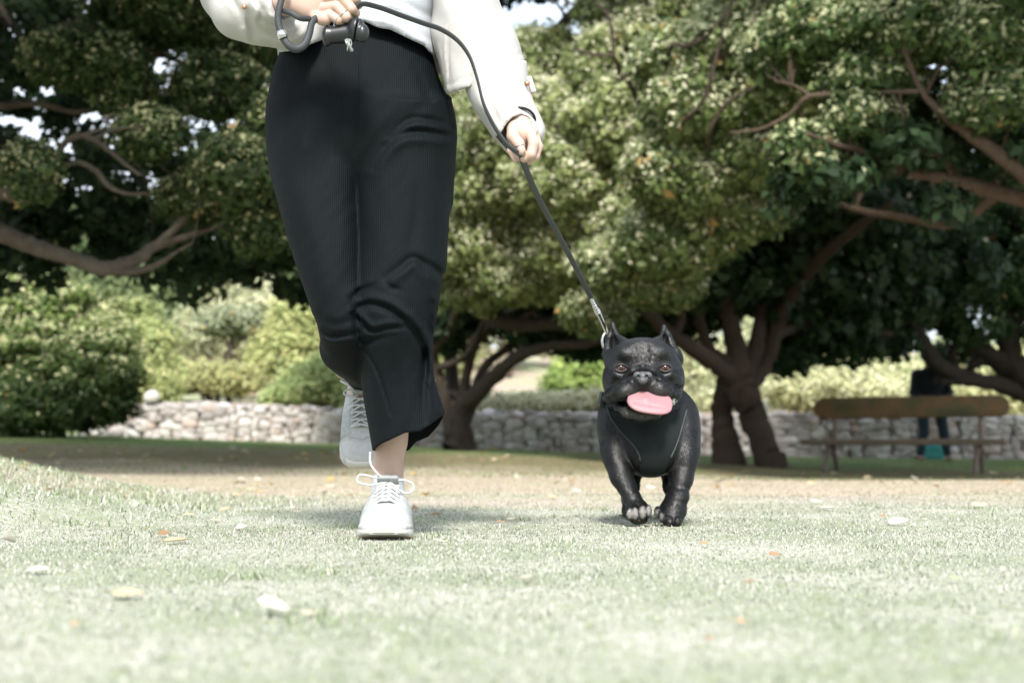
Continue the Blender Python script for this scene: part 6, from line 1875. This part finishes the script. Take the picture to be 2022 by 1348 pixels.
# ---------------------------------------------------------------- grass
def blades(rng, n, y0, y1, hmin, hmax, w, colors, dens_pow=1.0, margin=1.35, name='grass', lean=.5):
    # sample so that density per area falls with distance
    Y = (rng.uniform(y0 ** dens_pow, y1 ** dens_pow, n)) ** (1 / dens_pow)
    X = rng.uniform(-1, 1, n) * (.37 * margin * Y + .25)
    keep = np.ones(n, bool)
    clump = .5 + .5 * np.sin(X * 5.1 + 2 * np.sin(Y * 3.7)) * np.sin(Y * 4.3 + 2 * np.sin(X * 4.1))
    patch = .5 + .5 * np.sin(X * 2.3 + 1.7 * np.sin(Y * 1.9 + 1) + .6) * np.sin(Y * 3.1 + 1.9 * np.sin(X * 2.7 + 2))
    fine = .5 + .5 * np.sin(X * 23 + 3 * np.sin(Y * 17)) * np.sin(Y * 21 + 2 * np.sin(X * 19))
    keep &= rng.uniform(0, 1, n) < (.55 + .25 * clump + .2 * fine)
    X, Y, clump, fine, patch = X[keep], Y[keep], clump[keep], fine[keep], patch[keep]
    n = len(X)
    Z = ground_z(X, Y)
    h = rng.uniform(hmin, hmax, n) * (.75 + .4 * fine)
    az = rng.uniform(0, 2 * math.pi, n)
    ln = rng.uniform(.2, 1.0, n) * lean
    dx, dy = np.cos(az), np.sin(az)
    sx, sy = -dy, dx
    W = w * rng.uniform(.6, 1.3, n)
    def pt(t, side):
        bend = ln * t ** 1.6
        return np.stack([X + dx * h * bend + sx * W * side, Y + dy * h * bend + sy * W * side, Z - .002 + h * t * (1 - .35 * ln * t)], -1)
    V = np.stack([pt(0, -.5), pt(0, .5), pt(.55, .42), pt(.55, -.42), pt(1, 0)], 1)
    base = np.arange(n)[:, None] * 5
    F = np.concatenate([base + np.array([[0, 1, 2, 3]]), base + np.array([[3, 2, 4, 4]])])
    k = (rng.uniform(0, 1, n) < (.30 + .25 * (1 - clump) + .45 * patch))
    g, p = np.array(colors[0]), np.array(colors[1])
    a = rng.uniform(0, 1, (n, 1))
    col = np.where(k[:, None], p * (.8 + .35 * a), g * (.7 + .6 * a))
    return V.reshape(-1, 3), F, np.repeat(col, 5, 0)

def build_grass():
    rng = np.random.default_rng(31)
    acc = Acc()
    Gn = (.245, .28, .20); St = (.51, .50, .45)
    acc.add(*blades(rng, 130000, .85, 3.2, .004, .011, .0017, (Gn, St), 1.6, lean=1.1))
    acc.add(*blades(rng, 140000, 3.0, 6.2, .004, .011, .0028, (Gn, (.50, .485, .43)), 1.6, lean=1.1))
    acc.add(*blades(rng, 60000, 5.8, 11, .005, .013, .0060, ((.33, .31, .21), (.52, .44, .36)), 1.7))
    acc.add(*blades(rng, 40000, 10.5, 23.5, .008, .022, .014, ((.12, .19, .06), (.22, .20, .11)), 2.0, lean=.4))
    # longer rough grass on the hummock
    n = 16000
    X = rng.normal(-1.9, .55, n); Y = rng.normal(4.6, .8, n)
    def tuft(X, Y, hmin, hmax, w, cols):
        n = len(X); Z = ground_z(X, Y); h = rng.uniform(hmin, hmax, n); az = rng.uniform(0, 6.28, n); dx, dy = np.cos(az), np.sin(az)
        ln = rng.uniform(.3, 1.1, n); W = w * rng.uniform(.6, 1.3, n)
        def pt(t, s): return np.stack([X + dx * h * ln * t ** 1.6 - dy * W * s, Y + dy * h * ln * t ** 1.6 + dx * W * s, Z - .003 + h * t * (1 - .3 * ln * t)], -1)
        V = np.stack([pt(0, -.5), pt(0, .5), pt(.55, .4), pt(.55, -.4), pt(1, 0)], 1)
        b = np.arange(n)[:, None] * 5
        F = np.concatenate([b + np.array([[0, 1, 2, 3]]), b + np.array([[3, 2, 4, 4]])])
        k = rng.uniform(0, 1, (n, 1)) < .35
        col = np.where(k, np.array(cols[1]), np.array(cols[0])) * rng.uniform(.7, 1.3, (n, 1))
        return V.reshape(-1, 3), F, np.repeat(col, 5, 0)
    acc.add(*tuft(X, Y, .010, .032, .0028, ((.21, .28, .14), (.56, .56, .48))))
    # scattered taller tufts
    T = rng.uniform(0, 1, (70, 2)); ty = 1.2 + 6 * T[:, 0] ** .8; tx = (T[:, 1] * 2 - 1) * .45 * ty
    k = np.repeat(np.arange(70), 26)
    acc.add(*tuft(tx[k] + rng.normal(0, .022, len(k)), ty[k] + rng.normal(0, .022, len(k)), .010, .028, .0022, ((.18, .25, .11), (.5, .5, .4))))
    o = acc.build('grass', M_blade, None, smooth=False)
    tag(o, 'short dry lawn grass with pale straw blades', 'grass', kind='stuff')
build_ground()
build_wall()
build_trees()
build_shrubs()
build_bench()
build_bystander()
build_woman()
build_leash()
build_dog()
build_fallen_leaves()
build_grass()
